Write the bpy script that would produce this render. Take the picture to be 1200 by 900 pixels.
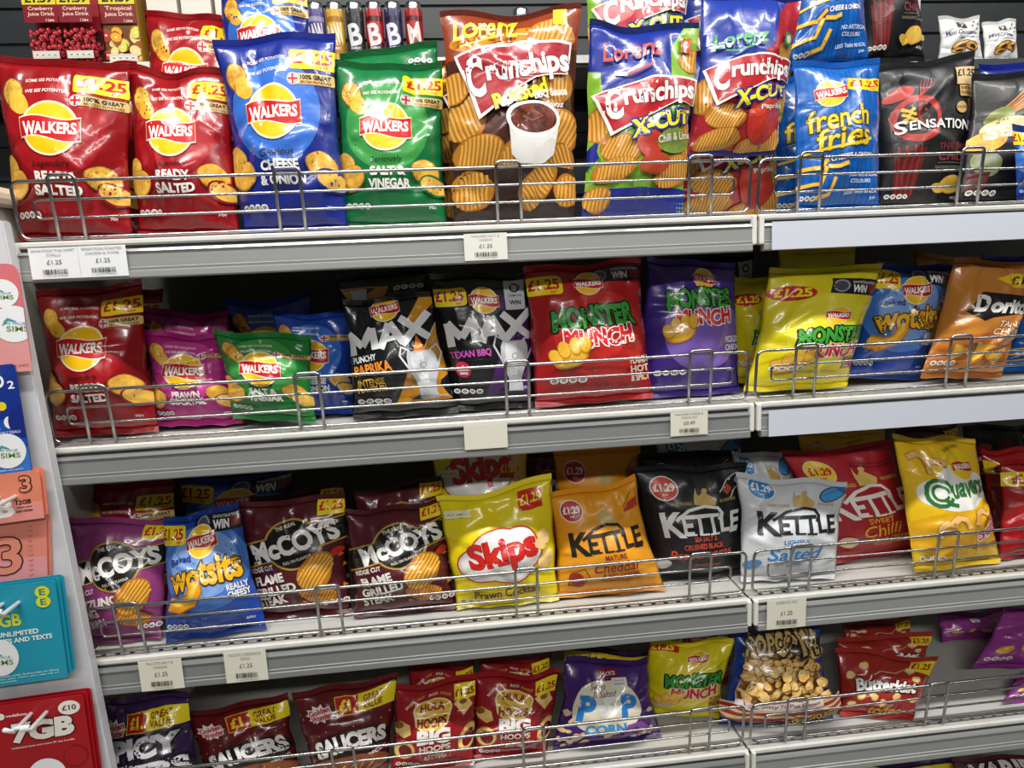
import bpy, bmesh, math, random
import numpy as np
from mathutils import Vector, Matrix, Euler

# the camera that took the picture
CAM_F, CAM_YAW, CAM_PITCH, CAM_ROLL = 767.58, 0.09221, 0.15980, -0.04603
CAM_POS = (0.5524, -0.9295, 1.30)

for o in list(bpy.data.objects):
    bpy.data.objects.remove(o)
SC = bpy.context.scene
COL = SC.collection

# ------------------------------------------------------------------ camera
cam_d = bpy.data.cameras.new('camera')
cam = bpy.data.objects.new('camera', cam_d)
COL.objects.link(cam)
SC.camera = cam
cam_d.sensor_fit = 'HORIZONTAL'
cam_d.sensor_width = 36.0
cam_d.lens = 36.0 * CAM_F / 1200.0
cam_d.clip_start = 0.01
_cy, _sy, _cp, _sp = math.cos(CAM_YAW), math.sin(CAM_YAW), math.cos(CAM_PITCH), math.sin(CAM_PITCH)
_f = Vector((_sy * _cp, _cy * _cp, -_sp))
_r = Vector((_cy, -_sy, 0))
_u = _r.cross(_f)
_cr, _sr = math.cos(CAM_ROLL), math.sin(CAM_ROLL)
_r2, _u2 = _cr * _r + _sr * _u, -_sr * _r + _cr * _u
cam.matrix_world = Matrix(((_r2.x, _u2.x, -_f.x, CAM_POS[0]), (_r2.y, _u2.y, -_f.y, CAM_POS[1]),
                           (_r2.z, _u2.z, -_f.z, CAM_POS[2]), (0, 0, 0, 1)))

# ------------------------------------------------------------------ light and exposure
SC.view_settings.view_transform = 'Standard'
SC.view_settings.look = 'None'
SC.view_settings.gamma = 1.0
SC.view_settings.use_curve_mapping = False
SC.view_settings.exposure = 0.0
wd = bpy.data.worlds.new('shop_air')
SC.world = wd
wd.use_nodes = True
wd.node_tree.nodes['Background'].inputs[0].default_value = (0.80, 0.86, 0.92, 1)
wd.node_tree.nodes['Background'].inputs[1].default_value = 0.055


def area(name, loc, target, sx, sy, power, col=(1, 0.98, 0.94)):
    d = bpy.data.lights.new(name, 'AREA')
    d.shape = 'RECTANGLE'
    d.size, d.size_y, d.energy, d.color = sx, sy, power, col
    o = bpy.data.objects.new(name, d)
    COL.objects.link(o)
    o.location = loc
    o.rotation_euler = (Vector(target) - Vector(loc)).to_track_quat('-Z', 'Y').to_euler()
    return o


# fluorescent battens on the shop ceiling: one over this aisle, others further off
area('ceiling_batten', (0.30, -0.62, 2.62), (0.30, -0.50, 0), 1.5, 0.09, 36)
area('ceiling_batten', (1.95, -0.62, 2.62), (1.95, -0.50, 0), 1.5, 0.09, 24)
area('ceiling_batten', (0.60, -2.7, 2.62), (0.60, -1.7, 0), 2.6, 0.12, 46)
area('ceiling_batten', (0.80, 1.7, 2.62), (0.80, 1.5, 0), 2.4, 0.12, 5)


# ------------------------------------------------------------------ helpers
def lin(h):
    h = h.lstrip('#')
    c = [int(h[i:i + 2], 16) / 255 for i in (0, 2, 4)]
    return tuple(x / 12.92 if x <= 0.04045 else ((x + 0.055) / 1.055) ** 2.4 for x in c)


_mats = {}


def N(nt, kind, **kw):
    n = nt.nodes.new(kind)
    for k, v in kw.items():
        if k in n.inputs:
            n.inputs[k].default_value = v
        else:
            setattr(n, k, v)
    return n


def mat(col, gloss='foil', special=None):
    """printed film, paper, wire, board ... one procedural material for each colour and finish"""
    key = (col, gloss, special)
    if key in _mats:
        return _mats[key]
    m = bpy.data.materials.new('%s_%s' % (special or gloss, col.lstrip('#')))
    _mats[key] = m
    m.use_nodes = True
    nt = m.node_tree
    p = nt.nodes['Principled BSDF']
    L = nt.links.new
    c = lin(col)
    p.inputs['Base Color'].default_value = (*c, 1)
    tc = N(nt, 'ShaderNodeTexCoord')
    if gloss in ('foil', 'satin'):
        rough, coat, bump = (0.27, 0.45, 0.30) if gloss == 'foil' else (0.42, 0.10, 0.24)
        p.inputs['Roughness'].default_value = rough
        p.inputs['Coat Weight'].default_value = coat
        p.inputs['Coat Roughness'].default_value = 0.08
        p.inputs['Specular IOR Level'].default_value = 0.55
        nz = N(nt, 'ShaderNodeTexNoise', Scale=9.0, Detail=2.0)
        L(tc.outputs['Object'], nz.inputs['Vector'])
        mv = N(nt, 'ShaderNodeVectorMath', operation='MULTIPLY_ADD')
        L(nz.outputs['Color'], mv.inputs[0])
        mv.inputs[1].default_value = (0.07, 0.07, 0.07)
        L(tc.outputs['Object'], mv.inputs[2])
        vo = N(nt, 'ShaderNodeTexVoronoi', Scale=17.0)
        L(mv.outputs['Vector'], vo.inputs['Vector'])
        n1 = N(nt, 'ShaderNodeTexNoise', Scale=30.0, Detail=2.0, Roughness=0.5, Distortion=0.8)
        L(tc.outputs['Object'], n1.inputs['Vector'])
        ad = N(nt, 'ShaderNodeMath', operation='MULTIPLY_ADD')
        L(n1.outputs['Fac'], ad.inputs[0])
        ad.inputs[1].default_value = 0.35
        L(vo.outputs['Distance'], ad.inputs[2])
        b = N(nt, 'ShaderNodeBump', Strength=bump, Distance=0.010)
        L(ad.outputs['Value'], b.inputs['Height'])
        L(b.outputs['Normal'], p.inputs['Normal'])
        L(b.outputs['Normal'], p.inputs['Coat Normal'])
    elif gloss == 'metal':
        p.inputs['Metallic'].default_value = 1.0
        n1 = N(nt, 'ShaderNodeTexNoise', Scale=12.0, Detail=1.0)
        L(tc.outputs['Object'], n1.inputs['Vector'])
        mr = N(nt, 'ShaderNodeMapRange')
        mr.inputs['To Min'].default_value = 0.20
        mr.inputs['To Max'].default_value = 0.30
        L(n1.outputs['Fac'], mr.inputs['Value'])
        L(mr.outputs['Result'], p.inputs['Roughness'])
    elif gloss == 'paint':
        p.inputs['Roughness'].default_value = 0.42
        n1 = N(nt, 'ShaderNodeTexNoise', Scale=9.0, Detail=6.0, Roughness=0.7)
        L(tc.outputs['Object'], n1.inputs['Vector'])
        mx = N(nt, 'ShaderNodeMixRGB', blend_type='MIX')
        mx.inputs[1].default_value = (*[x * 0.80 for x in c], 1)
        mx.inputs[2].default_value = (*c, 1)
        cr = N(nt, 'ShaderNodeValToRGB')
        cr.color_ramp.elements[0].position, cr.color_ramp.elements[1].position = 0.30, 0.50
        L(n1.outputs['Fac'], cr.inputs['Fac'])
        L(cr.outputs['Color'], mx.inputs[0])
        L(mx.outputs[0], p.inputs['Base Color'])
    elif gloss == 'strip':      # clear plastic ticket strip, faint ripples along its length
        p.inputs['Roughness'].default_value = 0.30
        p.inputs['Coat Weight'].default_value = 0.25
        n1 = N(nt, 'ShaderNodeTexNoise', Scale=3.0, Detail=4.0)
        mp = N(nt, 'ShaderNodeMapping')
        mp.inputs['Scale'].default_value = (1.0, 40.0, 40.0)
        L(tc.outputs['Object'], mp.inputs['Vector'])
        L(mp.outputs['Vector'], n1.inputs['Vector'])
        mx = N(nt, 'ShaderNodeMixRGB', blend_type='MIX')
        mx.inputs[1].default_value = (*[x * 0.86 for x in c], 1)
        mx.inputs[2].default_value = (*[min(1, x * 1.06) for x in c], 1)
        L(n1.outputs['Fac'], mx.inputs[0])
        L(mx.outputs[0], p.inputs['Base Color'])
    else:                       # paper / card / plastic
        p.inputs['Roughness'].default_value = {'paper': 0.6, 'card': 0.35, 'plastic': 0.3}.get(gloss, 0.5)
        n1 = N(nt, 'ShaderNodeTexNoise', Scale=160.0, Detail=2.0)
        L(tc.outputs['Object'], n1.inputs['Vector'])
        b = N(nt, 'ShaderNodeBump', Strength=0.05, Distance=0.001)
        L(n1.outputs['Fac'], b.inputs['Height'])
        L(b.outputs['Normal'], p.inputs['Normal'])
    if special:                 # printed pictures of food: mottled gold, ridges, grain
        c2 = {'crisp': '#f2c04a', 'ridge': '#f0b848', 'pop': '#f3cf8c', 'corn': '#fbd98a', 'sauce': '#7c3520', 'tomato': '#b8382a',
              'trophy': '#c9ccd2', 'stripe': '#0f62b8', 'leafy': '#77823c'}[special]
        if special in ('ridge', 'stripe'):
            t = N(nt, 'ShaderNodeTexWave', Scale=62.0 if special == 'ridge' else 38.0, Distortion=1.2 if special == 'ridge' else 0.0, Detail=1.0)
            t.bands_direction = 'X'
            mp = N(nt, 'ShaderNodeMapping')
            mp.inputs['Rotation'].default_value = (0, 0.28 if special == 'ridge' else 0.0, 0)
            L(tc.outputs['Object'], mp.inputs['Vector'])
            L(mp.outputs['Vector'], t.inputs['Vector'])
            src = t.outputs['Fac']
        else:
            t = N(nt, 'ShaderNodeTexNoise', Scale=95.0 if special in ('pop', 'corn') else 70.0, Detail=4.0, Roughness=0.7)
            L(tc.outputs['Object'], t.inputs['Vector'])
            src = t.outputs['Fac']
        cr = N(nt, 'ShaderNodeValToRGB')
        cr.color_ramp.elements[0].position, cr.color_ramp.elements[1].position = (0.36, 0.60) if special not in ('ridge', 'stripe') else (0.15, 0.75)
        cr.color_ramp.elements[0].color = (*c, 1)
        cr.color_ramp.elements[1].color = (*lin(c2), 1)
        L(src, cr.inputs['Fac'])
        L(cr.outputs['Color'], p.inputs['Base Color'])
    return m


def tag(o, label=None, cat=None, group=None, kind=None):
    for k, v in (('label', label), ('category', cat), ('group', group), ('kind', kind)):
        if v:
            o[k] = v
    return o


def empty(name, loc, label, cat, group=None):
    o = bpy.data.objects.new(name, None)
    o.empty_display_size = 0.02
    COL.objects.link(o)
    o.location = loc
    return tag(o, label, cat, group)


def link(name, me, mats, parent=None, loc=None):
    for m in mats:
        me.materials.append(m)
    o = bpy.data.objects.new(name, me)
    COL.objects.link(o)
    if parent is not None:
        o.parent = parent
    if loc is not None:
        o.location = loc
    return o


def mesh_np(name, verts, faces, matidx=None, smooth=True, normals=None):
    me = bpy.data.meshes.new(name)
    me.from_pydata([tuple(v) for v in verts], [], [tuple(f) for f in faces])
    if matidx is not None:
        me.polygons.foreach_set('material_index', np.asarray(matidx, dtype=np.int32))
    if smooth:
        me.polygons.foreach_set('use_smooth', np.ones(len(me.polygons), dtype=bool))
    me.update()
    if normals is not None:
        me.normals_split_custom_set_from_vertices([tuple(n) for n in normals])
    return me


def bm_box(bm, lo, hi, bevel=0.0, seg=2):
    r = bmesh.ops.create_cube(bm, size=1.0)
    vs = r['verts']
    for v in vs:
        v.co = Vector([lo[i] + (v.co[i] + 0.5) * (hi[i] - lo[i]) for i in range(3)])
    if bevel:
        es = list({e for v in vs for e in v.link_edges})
        bmesh.ops.bevel(bm, geom=es, offset=bevel, segments=seg, affect='EDGES', profile=0.5)


def bm_obj(name, bm, mats, parent=None, smooth=False, loc=None):
    me = bpy.data.meshes.new(name)
    bmesh.ops.recalc_face_normals(bm, faces=bm.faces)
    bm.to_mesh(me)
    bm.free()
    if smooth:
        me.polygons.foreach_set('use_smooth', np.ones(len(me.polygons), dtype=bool))
    return link(name, me, mats, parent, loc)


def box(name, lo, hi, m, parent=None, bevel=0.0, loc=None):
    bm = bmesh.new()
    bm_box(bm, lo, hi, bevel)
    return bm_obj(name, bm, [m], parent, loc=loc)


def prism_x(name, prof, x0, x1, m, parent=None):
    """a (y,z) outline swept along X"""
    n = len(prof)
    vs = [(x, y, z) for x in (x0, x1) for y, z in prof]
    fs = [(i, (i + 1) % n, n + (i + 1) % n, n + i) for i in range(n)] + [tuple(range(n))[::-1], tuple(range(n, 2 * n))]
    bm = bmesh.new()
    bv = [bm.verts.new(v) for v in vs]
    for f in fs:
        bm.faces.new([bv[i] for i in f])
    return bm_obj(name, bm, [m], parent)


def fillet(pts, r, closed=True, seg=5):
    out, n = [], len(pts)
    for i, p in enumerate(pts):
        p = Vector(p)
        if not closed and i in (0, n - 1):
            out.append(p)
            continue
        a, b = Vector(pts[i - 1]) - p, Vector(pts[(i + 1) % n]) - p
        rr = min(r, a.length * 0.45, b.length * 0.45)
        p0, p1 = p + a.normalized() * rr, p + b.normalized() * rr
        for k in range(seg + 1):
            t = k / seg
            out.append(p0 * (1 - t) ** 2 + p * 2 * t * (1 - t) + p1 * t ** 2)
    return out


def tube(name, pts, r, m, parent=None, closed=False, seg=8):
    n = len(pts)
    pts = [Vector(p) for p in pts]
    vs, fs = [], []
    prev = None
    for i, p in enumerate(pts):
        a = pts[i - 1] if (closed or i > 0) else p
        b = pts[(i + 1) % n] if (closed or i < n - 1) else p
        t = (b - a).normalized()
        if prev is None:
            ref = Vector((0, 1, 0)) if abs(t.y) < 0.8 else Vector((0, 0, 1))
            u = t.cross(ref).normalized()
        else:
            u = (prev - t * prev.dot(t)).normalized()
        prev = u
        w = t.cross(u)
        for k in range(seg):
            an = 2 * math.pi * k / seg
            vs.append(p + (u * math.cos(an) + w * math.sin(an)) * r)
    for i in range(n if closed else n - 1):
        j = (i + 1) % n
        for k in range(seg):
            k2 = (k + 1) % seg
            fs.append((i * seg + k, i * seg + k2, j * seg + k2, j * seg + k))
    if not closed:
        fs.append(tuple(range(seg))[::-1])
        fs.append(tuple((n - 1) * seg + k for k in range(seg)))
    return link(name, mesh_np(name, vs, fs), [m], parent)


# ------------------------------------------------------------------ printed artwork: flat outlines laid onto a surface
_txt = {}


def text_mesh(s, bold=0.0):
    key = (s, bold)
    if key not in _txt:
        cu = bpy.data.curves.new('glyphs', 'FONT')
        cu.body = s
        cu.resolution_u = 3
        cu.offset = bold
        cu.fill_mode = 'FRONT'
        ob = bpy.data.objects.new('glyphs', cu)
        COL.objects.link(ob)
        bpy.context.view_layer.update()
        me = bpy.data.meshes.new_from_object(ob.evaluated_get(bpy.context.evaluated_depsgraph_get()))
        v = np.empty(len(me.vertices) * 3)
        me.vertices.foreach_get('co', v)
        v = v.reshape(-1, 3)[:, :2]
        f = [tuple(p.vertices) for p in me.polygons]
        bpy.data.objects.remove(ob)
        bpy.data.curves.remove(cu)
        bpy.data.meshes.remove(me)
        lo, hi = v.min(0), v.max(0)
        _txt[key] = ((v - lo) / np.maximum(hi - lo, 1e-6), f)
    return _txt[key]


class Art:
    """shapes on a sheet 1 wide and H high, in printing order; each belongs to a part and has a colour"""

    def __init__(self, H, gloss='foil'):
        self.H, self.gloss, self.items, self.part = H, gloss, [], 'front_print'
        self.cut = None

    def add(self, v, f, col, sp=None):
        self.items.append((self.part, col, sp, np.asarray(v, float), f))
        return self

    def poly(self, pts, col, sp=None):
        return self.add(pts, [tuple(range(len(pts)))], col, sp)

    def rect(self, x0, y0, x1, y1, col, rot=0.0, r=0.0, sp=None):
        cx, cy, w, h = (x0 + x1) / 2, (y0 + y1) / 2, (x1 - x0) / 2, (y1 - y0) / 2
        pts = [(-w, -h), (w, -h), (w, h), (-w, h)]
        if r:
            pts = [(p.x, p.y) for p in fillet([(a, b, 0) for a, b in pts], r, True, 4)]
        c, s = math.cos(rot), math.sin(rot)
        return self.poly([(cx + x * c - y * s, cy + x * s + y * c) for x, y in pts], col, sp)

    def ell(self, cx, cy, rx, ry, col, rot=0.0, n=28, sp=None, wob=0.0, seed=0):
        rn = random.Random(seed)
        ph = [rn.uniform(0, 6.28) for _ in range(3)]
        c, s = math.cos(rot), math.sin(rot)
        pts = []
        for i in range(n):
            a = 2 * math.pi * i / n
            k = 1 + wob * (math.sin(2 * a + ph[0]) + 0.7 * math.sin(3 * a + ph[1]) + 0.5 * math.sin(5 * a + ph[2]))
            x, y = rx * k * math.cos(a), ry * k * math.sin(a)
            pts.append((cx + x * c - y * s, cy + x * s + y * c))
        return self.poly(pts, col, sp)

    def band(self, top, bot, col, sp=None):
        """a ribbon between two lists of points of the same length"""
        n = len(top)
        v = list(top) + list(bot)
        return self.add(v, [(i, n + i, n + i + 1, i + 1) for i in range(n - 1)], col, sp)

    def line(self, pts, w, col):
        t, b = [], []
        for i, p in enumerate(pts):
            a, q = np.array(pts[max(0, i - 1)], float), np.array(pts[min(len(pts) - 1, i + 1)], float)
            d = q - a
            d /= max(1e-9, np.hypot(*d))
            nn = np.array([-d[1], d[0]]) * w / 2
            t.append(tuple(np.array(p) + nn))
            b.append(tuple(np.array(p) - nn))
        return self.band(t, b, col)

    def text(self, s, cx, cy, w, h, col, bold=0.03, rot=0.0, shear=0.0, arc=0.0, out=None, ow=0.008, grow=0.0, shadow=None, sp=None, jig=0):
        v, f = text_mesh(s, bold)
        x, y = v[:, 0].copy(), v[:, 1].copy()
        hh = h * (1 + grow * (x - 0.5) * 2)
        X = (x - 0.5) * w + shear * (y - 0.5) * h
        Y = (y - 0.5) * hh + arc * (1 - (2 * x - 1) ** 2)
        if jig:
            Y = Y + jig * np.sin(np.floor(x * len(s)) * 2.4)
        c, sn = math.cos(rot), math.sin(rot)
        P = np.stack([cx + X * c - Y * sn, cy + X * sn + Y * c], 1)
        if out:
            vs, fs = [], []
            for k in range(8):
                a = k * math.pi / 4
                fs += [tuple(i + len(vs) * len(P) for i in q) for q in f]
                vs.append(P + np.array([math.cos(a), math.sin(a)]) * ow)
            if shadow:
                for a in (0.6, 1.2):
                    fs += [tuple(i + len(vs) * len(P) for i in q) for q in f]
                    vs.append(P + np.array(shadow) * a)
            self.add(np.concatenate(vs), fs, out)
        return self.add(P, f, col, sp)

    def capital(self, s, cx, cy, w, h, col, bold=0.03, rot=0.0, big=1.3, fw=0.2, kern=0.0, **kw):
        """a word whose first letter is taller"""
        c, sn = math.cos(rot), math.sin(rot)
        R = lambda x, y: (cx + x * c - y * sn, cy + x * sn + y * c)
        x, y = R(-w / 2 + w * fw * 0.47, -h * (big - 1) * 0.25)
        self.text(s[0], x, y, w * fw * 0.94, h * big, col, bold, rot, **kw)
        x, y = R(w * fw / 2 + w * 0.005 - w * kern / 2, 0)
        return self.text(s[1:], x, y, w * ((1 - fw) * 0.98 + kern), h, col, bold, rot, **kw)

    def clusters(self):
        """shapes of one part that lie well apart are meshes of their own"""
        bb = [(it[3].min(0), it[3].max(0)) for it in self.items]
        cl = list(range(len(self.items)))

        def find(q):
            while cl[q] != q:
                q = cl[q]
            return q
        for i in range(len(bb)):
            for j in range(i):
                if self.items[i][0] == self.items[j][0]:
                    gap = np.maximum(0, np.maximum(bb[i][0] - bb[j][1], bb[j][0] - bb[i][1]))
                    size = max((bb[i][1] - bb[i][0]).max(), (bb[j][1] - bb[j][0]).max())
                    if np.hypot(*gap) <= max(0.06, 0.36 * size):
                        cl[find(i)] = find(j)
        return find

    def fit(self, A):
        """refit the sheet to a bag of height A: panels move, their own proportions nearly stay"""
        if self.cut is not None:
            return
        f = A / self.H
        find = self.clusters()
        grp = {}
        for i, it in enumerate(self.items):
            grp.setdefault(find(i) if it[0] != 'front_print' else ('bg', i), []).append(i)
        for k, ids in grp.items():
            lo = min(self.items[i][3][:, 1].min() for i in ids)
            hi = max(self.items[i][3][:, 1].max() for i in ids)
            plain = isinstance(k, tuple) or hi - lo > 0.75 * self.H
            g = f if plain else f ** 0.6
            c = (lo + hi) / 2
            for i in ids:
                v = self.items[i][3]
                v[:, 1] = (v[:, 1] - c) * g + c * f
        self.H = A

    # -- cutting along the surface's grid lines, once for each design
    def prepare(self, nu, nv):
        if self.cut is not None:
            return self.cut
        order, lay = [], {}
        for it in self.items:
            k = (it[1], it[2])
            if k not in order:
                order.append(k)
        bm = bmesh.new()
        ly = bm.faces.layers.int.new('lay')
        pt = bm.faces.layers.int.new('part')
        find = self.clusters()
        parts = []
        for i, (part, col, sp, v, f) in enumerate(self.items):
            part = (part, find(i))
            if part not in parts:
                parts.append(part)
            bv = [bm.verts.new((a, b, 0)) for a, b in v]
            for q in f:
                try:
                    fc = bm.faces.new([bv[j] for j in q])
                except ValueError:
                    continue
                fc.material_index = order.index((col, sp))
                fc[ly] = i
                fc[pt] = parts.index(part)
        big = [fc for fc in bm.faces if len(fc.verts) > 4]
        bmesh.ops.triangulate(bm, faces=big)
        e = 1e-5
        for no, d, lo in (((1, 0, 0), (1 - e, 0, 0), 0), ((-1, 0, 0), (e, 0, 0), 0), ((0, 1, 0), (0, self.H - e, 0), 0), ((0, -1, 0), (0, e, 0), 0)):
            bmesh.ops.bisect_plane(bm, geom=bm.verts[:] + bm.edges[:] + bm.faces[:], dist=1e-7, plane_co=d, plane_no=no, clear_outer=True)
        for k in range(1, nu):
            bmesh.ops.bisect_plane(bm, geom=bm.verts[:] + bm.edges[:] + bm.faces[:], dist=1e-7, plane_co=(k / nu, 0, 0), plane_no=(1, 0, 0))
        for k in range(1, nv):
            bmesh.ops.bisect_plane(bm, geom=bm.verts[:] + bm.edges[:] + bm.faces[:], dist=1e-7, plane_co=(0, self.H * k / nv, 0), plane_no=(0, 1, 0))
        bm.verts.index_update()
        V = np.array([(v.co.x, v.co.y / self.H) for v in bm.verts])
        lay_v = np.zeros(len(V))
        per = {p: ([], []) for p in parts}
        for fc in bm.faces:
            fl, ml = per[parts[fc[pt]]]
            fl.append([v.index for v in fc.verts] if fc.normal.z >= 0 else [v.index for v in fc.verts][::-1])
            ml.append(fc.material_index)
            for v in fc.verts:
                lay_v[v.index] = fc[ly]
        bm.free()
        out = []
        for p in parts:
            fl, ml = per[p]
            if not fl:
                continue
            used = np.unique(np.concatenate([np.array(f) for f in fl]))
            re = np.full(len(V), -1)
            re[used] = np.arange(len(used))
            mu = sorted(set(ml))
            out.append((p[0], V[used], lay_v[used], [[int(re[i]) for i in f] for f in fl], [mu.index(m) for m in ml], [order[m] for m in mu]))
        self.cut = out
        return out

    def lay(self, nu, nv, surf, parent, lift=0.00025, step=0.00006):
        """surf(u, v) -> positions, normals"""
        for p, uv, ly, fl, ml, cols in self.prepare(nu, nv):
            P, Nn = surf(uv[:, 0], uv[:, 1])
            P = P + Nn * (lift + step * ly)[:, None]
            link(p, mesh_np(p, P, fl, ml, True, Nn), [mat(c, self.gloss, sp) for c, sp in cols], parent)


def flat_surf(bl, br, tl):
    bl, br, tl = (np.array(a, float) for a in (bl, br, tl))
    n = np.cross(br - bl, tl - bl)
    n /= np.linalg.norm(n)
    return lambda u, v: (bl + np.outer(u, br - bl) + np.outer(v, tl - bl), np.tile(n, (len(u), 1)))


NU, NV = 34, 44


def bag_surface(C, t, seed, bow, wr):
    """front and back sheets of a filled film bag spanned between four corners (BL, BR, TR, TL)"""
    rn = random.Random(seed)
    u = np.linspace(0, 1, NU + 1)
    v = np.linspace(0, 1, NV + 1)
    U, V = np.meshgrid(u, v)                     # [v, u]
    s, w = 2 * U - 1, 2 * V - 1
    BL, BR, TR, TL = C
    n = np.cross(BR - BL, (TL + TR - BL - BR) / 2)
    n /= np.linalg.norm(n)
    wid = (np.linalg.norm(BR - BL) + np.linalg.norm(TR - TL)) / 2
    hei = np.linalg.norm((TL + TR - BL - BR) / 2)
    edge = 0.012 * (np.sin(V * rn.uniform(5, 9) + rn.uniform(0, 6)) + 0.6 * np.sin(V * rn.uniform(13, 19) + rn.uniform(0, 6))) * (1 - w ** 2)
    Ub = 0.5 + (U - 0.5) * (1 - bow * (1 - np.abs(w) ** 2.2)) + edge * np.sign(s) * np.abs(s)
    P = ((1 - Ub) * (1 - V))[..., None] * BL + (Ub * (1 - V))[..., None] * BR + (Ub * V)[..., None] * TR + ((1 - Ub) * V)[..., None] * TL
    upd = (TL + TR - BL - BR) / 2
    upd = upd / np.linalg.norm(upd)
    tz = -0.0045 * (1 - s ** 2) * rn.uniform(0.2, 1.3) + rn.uniform(0.0015, 0.004) * np.sin(U * rn.uniform(5, 11) + rn.uniform(0, 6)) + rn.uniform(-0.004, 0.004) * s
    bz = rn.uniform(0.001, 0.003) * np.sin(U * rn.uniform(5, 11) + rn.uniform(0, 6))
    P = P + upd * (tz * V ** 4 + np.abs(bz) * (1 - V) ** 4)[..., None]
    prof = np.clip(1 - np.abs(s) ** 2.3, 0, 1) ** 0.88 * np.clip(1 - np.abs(w) ** 2.6, 0, 1) ** 0.66
    fill = 0.80 + 0.34 * np.exp(-((V - 0.36) / 0.33) ** 2)
    A = hei / wid
    X, Y = U, V * A                               # in bag widths
    R = np.zeros_like(U)
    for k in range(rn.randint(8, 11)):            # pleats running down from the top seal and up from the bottom one
        top = k % 3 != 0
        d = (1 - V) if top else V
        uc, sl, ln = rn.uniform(0.08, 0.92), rn.uniform(-0.5, 0.5), rn.uniform(0.10, 0.26)
        R += rn.choice((1, 1, -1)) * rn.uniform(0.0028, 0.0060) * np.exp(-((U - uc - sl * d) / (0.018 + 0.16 * d)) ** 2) * np.exp(-(d / ln) ** 1.5) * np.clip(d * 14, 0, 1)
    for k in range(rn.randint(6, 8)):             # creases running in from the two sides
        d = (1 - U) if k % 2 else U
        vc, sl, ln = rn.uniform(0.1, 0.9), rn.uniform(-0.6, 0.6), rn.uniform(0.12, 0.30)
        R += rn.choice((1, -1)) * rn.uniform(0.0024, 0.0052) * np.exp(-((V - vc - sl * d) / (0.016 + 0.07 * d)) ** 2) * np.exp(-(d / ln) ** 1.6)
    for k in range(9):                            # sharp folds: flat facets meeting on a line
        x0, y0, a = rn.uniform(0.05, 0.95), rn.uniform(0.05, 0.95) * A, rn.uniform(0, 3.14)
        d = np.abs((X - x0) * math.sin(a) - (Y - y0) * math.cos(a))
        al = (X - x0) * math.cos(a) + (Y - y0) * math.sin(a)
        R += rn.choice((1, -1)) * rn.uniform(0.0014, 0.0042) * np.clip(1 - d / rn.uniform(0.05, 0.13), 0, 1) * np.exp(-(al / rn.uniform(0.15, 0.4)) ** 2)
    for k in range(5):                            # soft dents
        x0, y0, q = rn.uniform(0, 1), rn.uniform(0, A), rn.uniform(0.10, 0.22)
        R += rn.uniform(-0.0050, 0.0040) * np.exp(-((X - x0) ** 2 + (Y - y0) ** 2) / q ** 2)
    fade = np.clip(prof * 1.7, 0, 1)
    wave_t = sum(rn.uniform(0.001, 0.0028) * np.sin(u * rn.uniform(4, 15) + rn.uniform(0, 6)) for _ in range(3))
    wave_b = sum(rn.uniform(0.001, 0.0024) * np.sin(u * rn.uniform(4, 15) + rn.uniform(0, 6)) for _ in range(3))
    wave = wave_t[None, :] * V ** 5 + wave_b[None, :] * (1 - V) ** 5
    F = P + n * (t * prof * fill + 1.25 * wr * R * fade * (t / 0.028) ** 0.3 + wave)[..., None]
    B = P + n * (-0.92 * t * prof * fill + wave)[..., None]
    return F, B, n, wave_t, wave_b


def grid_normals(F, n):
    du = np.gradient(F, axis=1)
    dv = np.gradient(F, axis=0)
    q = np.cross(du, dv)
    return q / np.maximum(np.linalg.norm(q, axis=2, keepdims=True), 1e-12)


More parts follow.
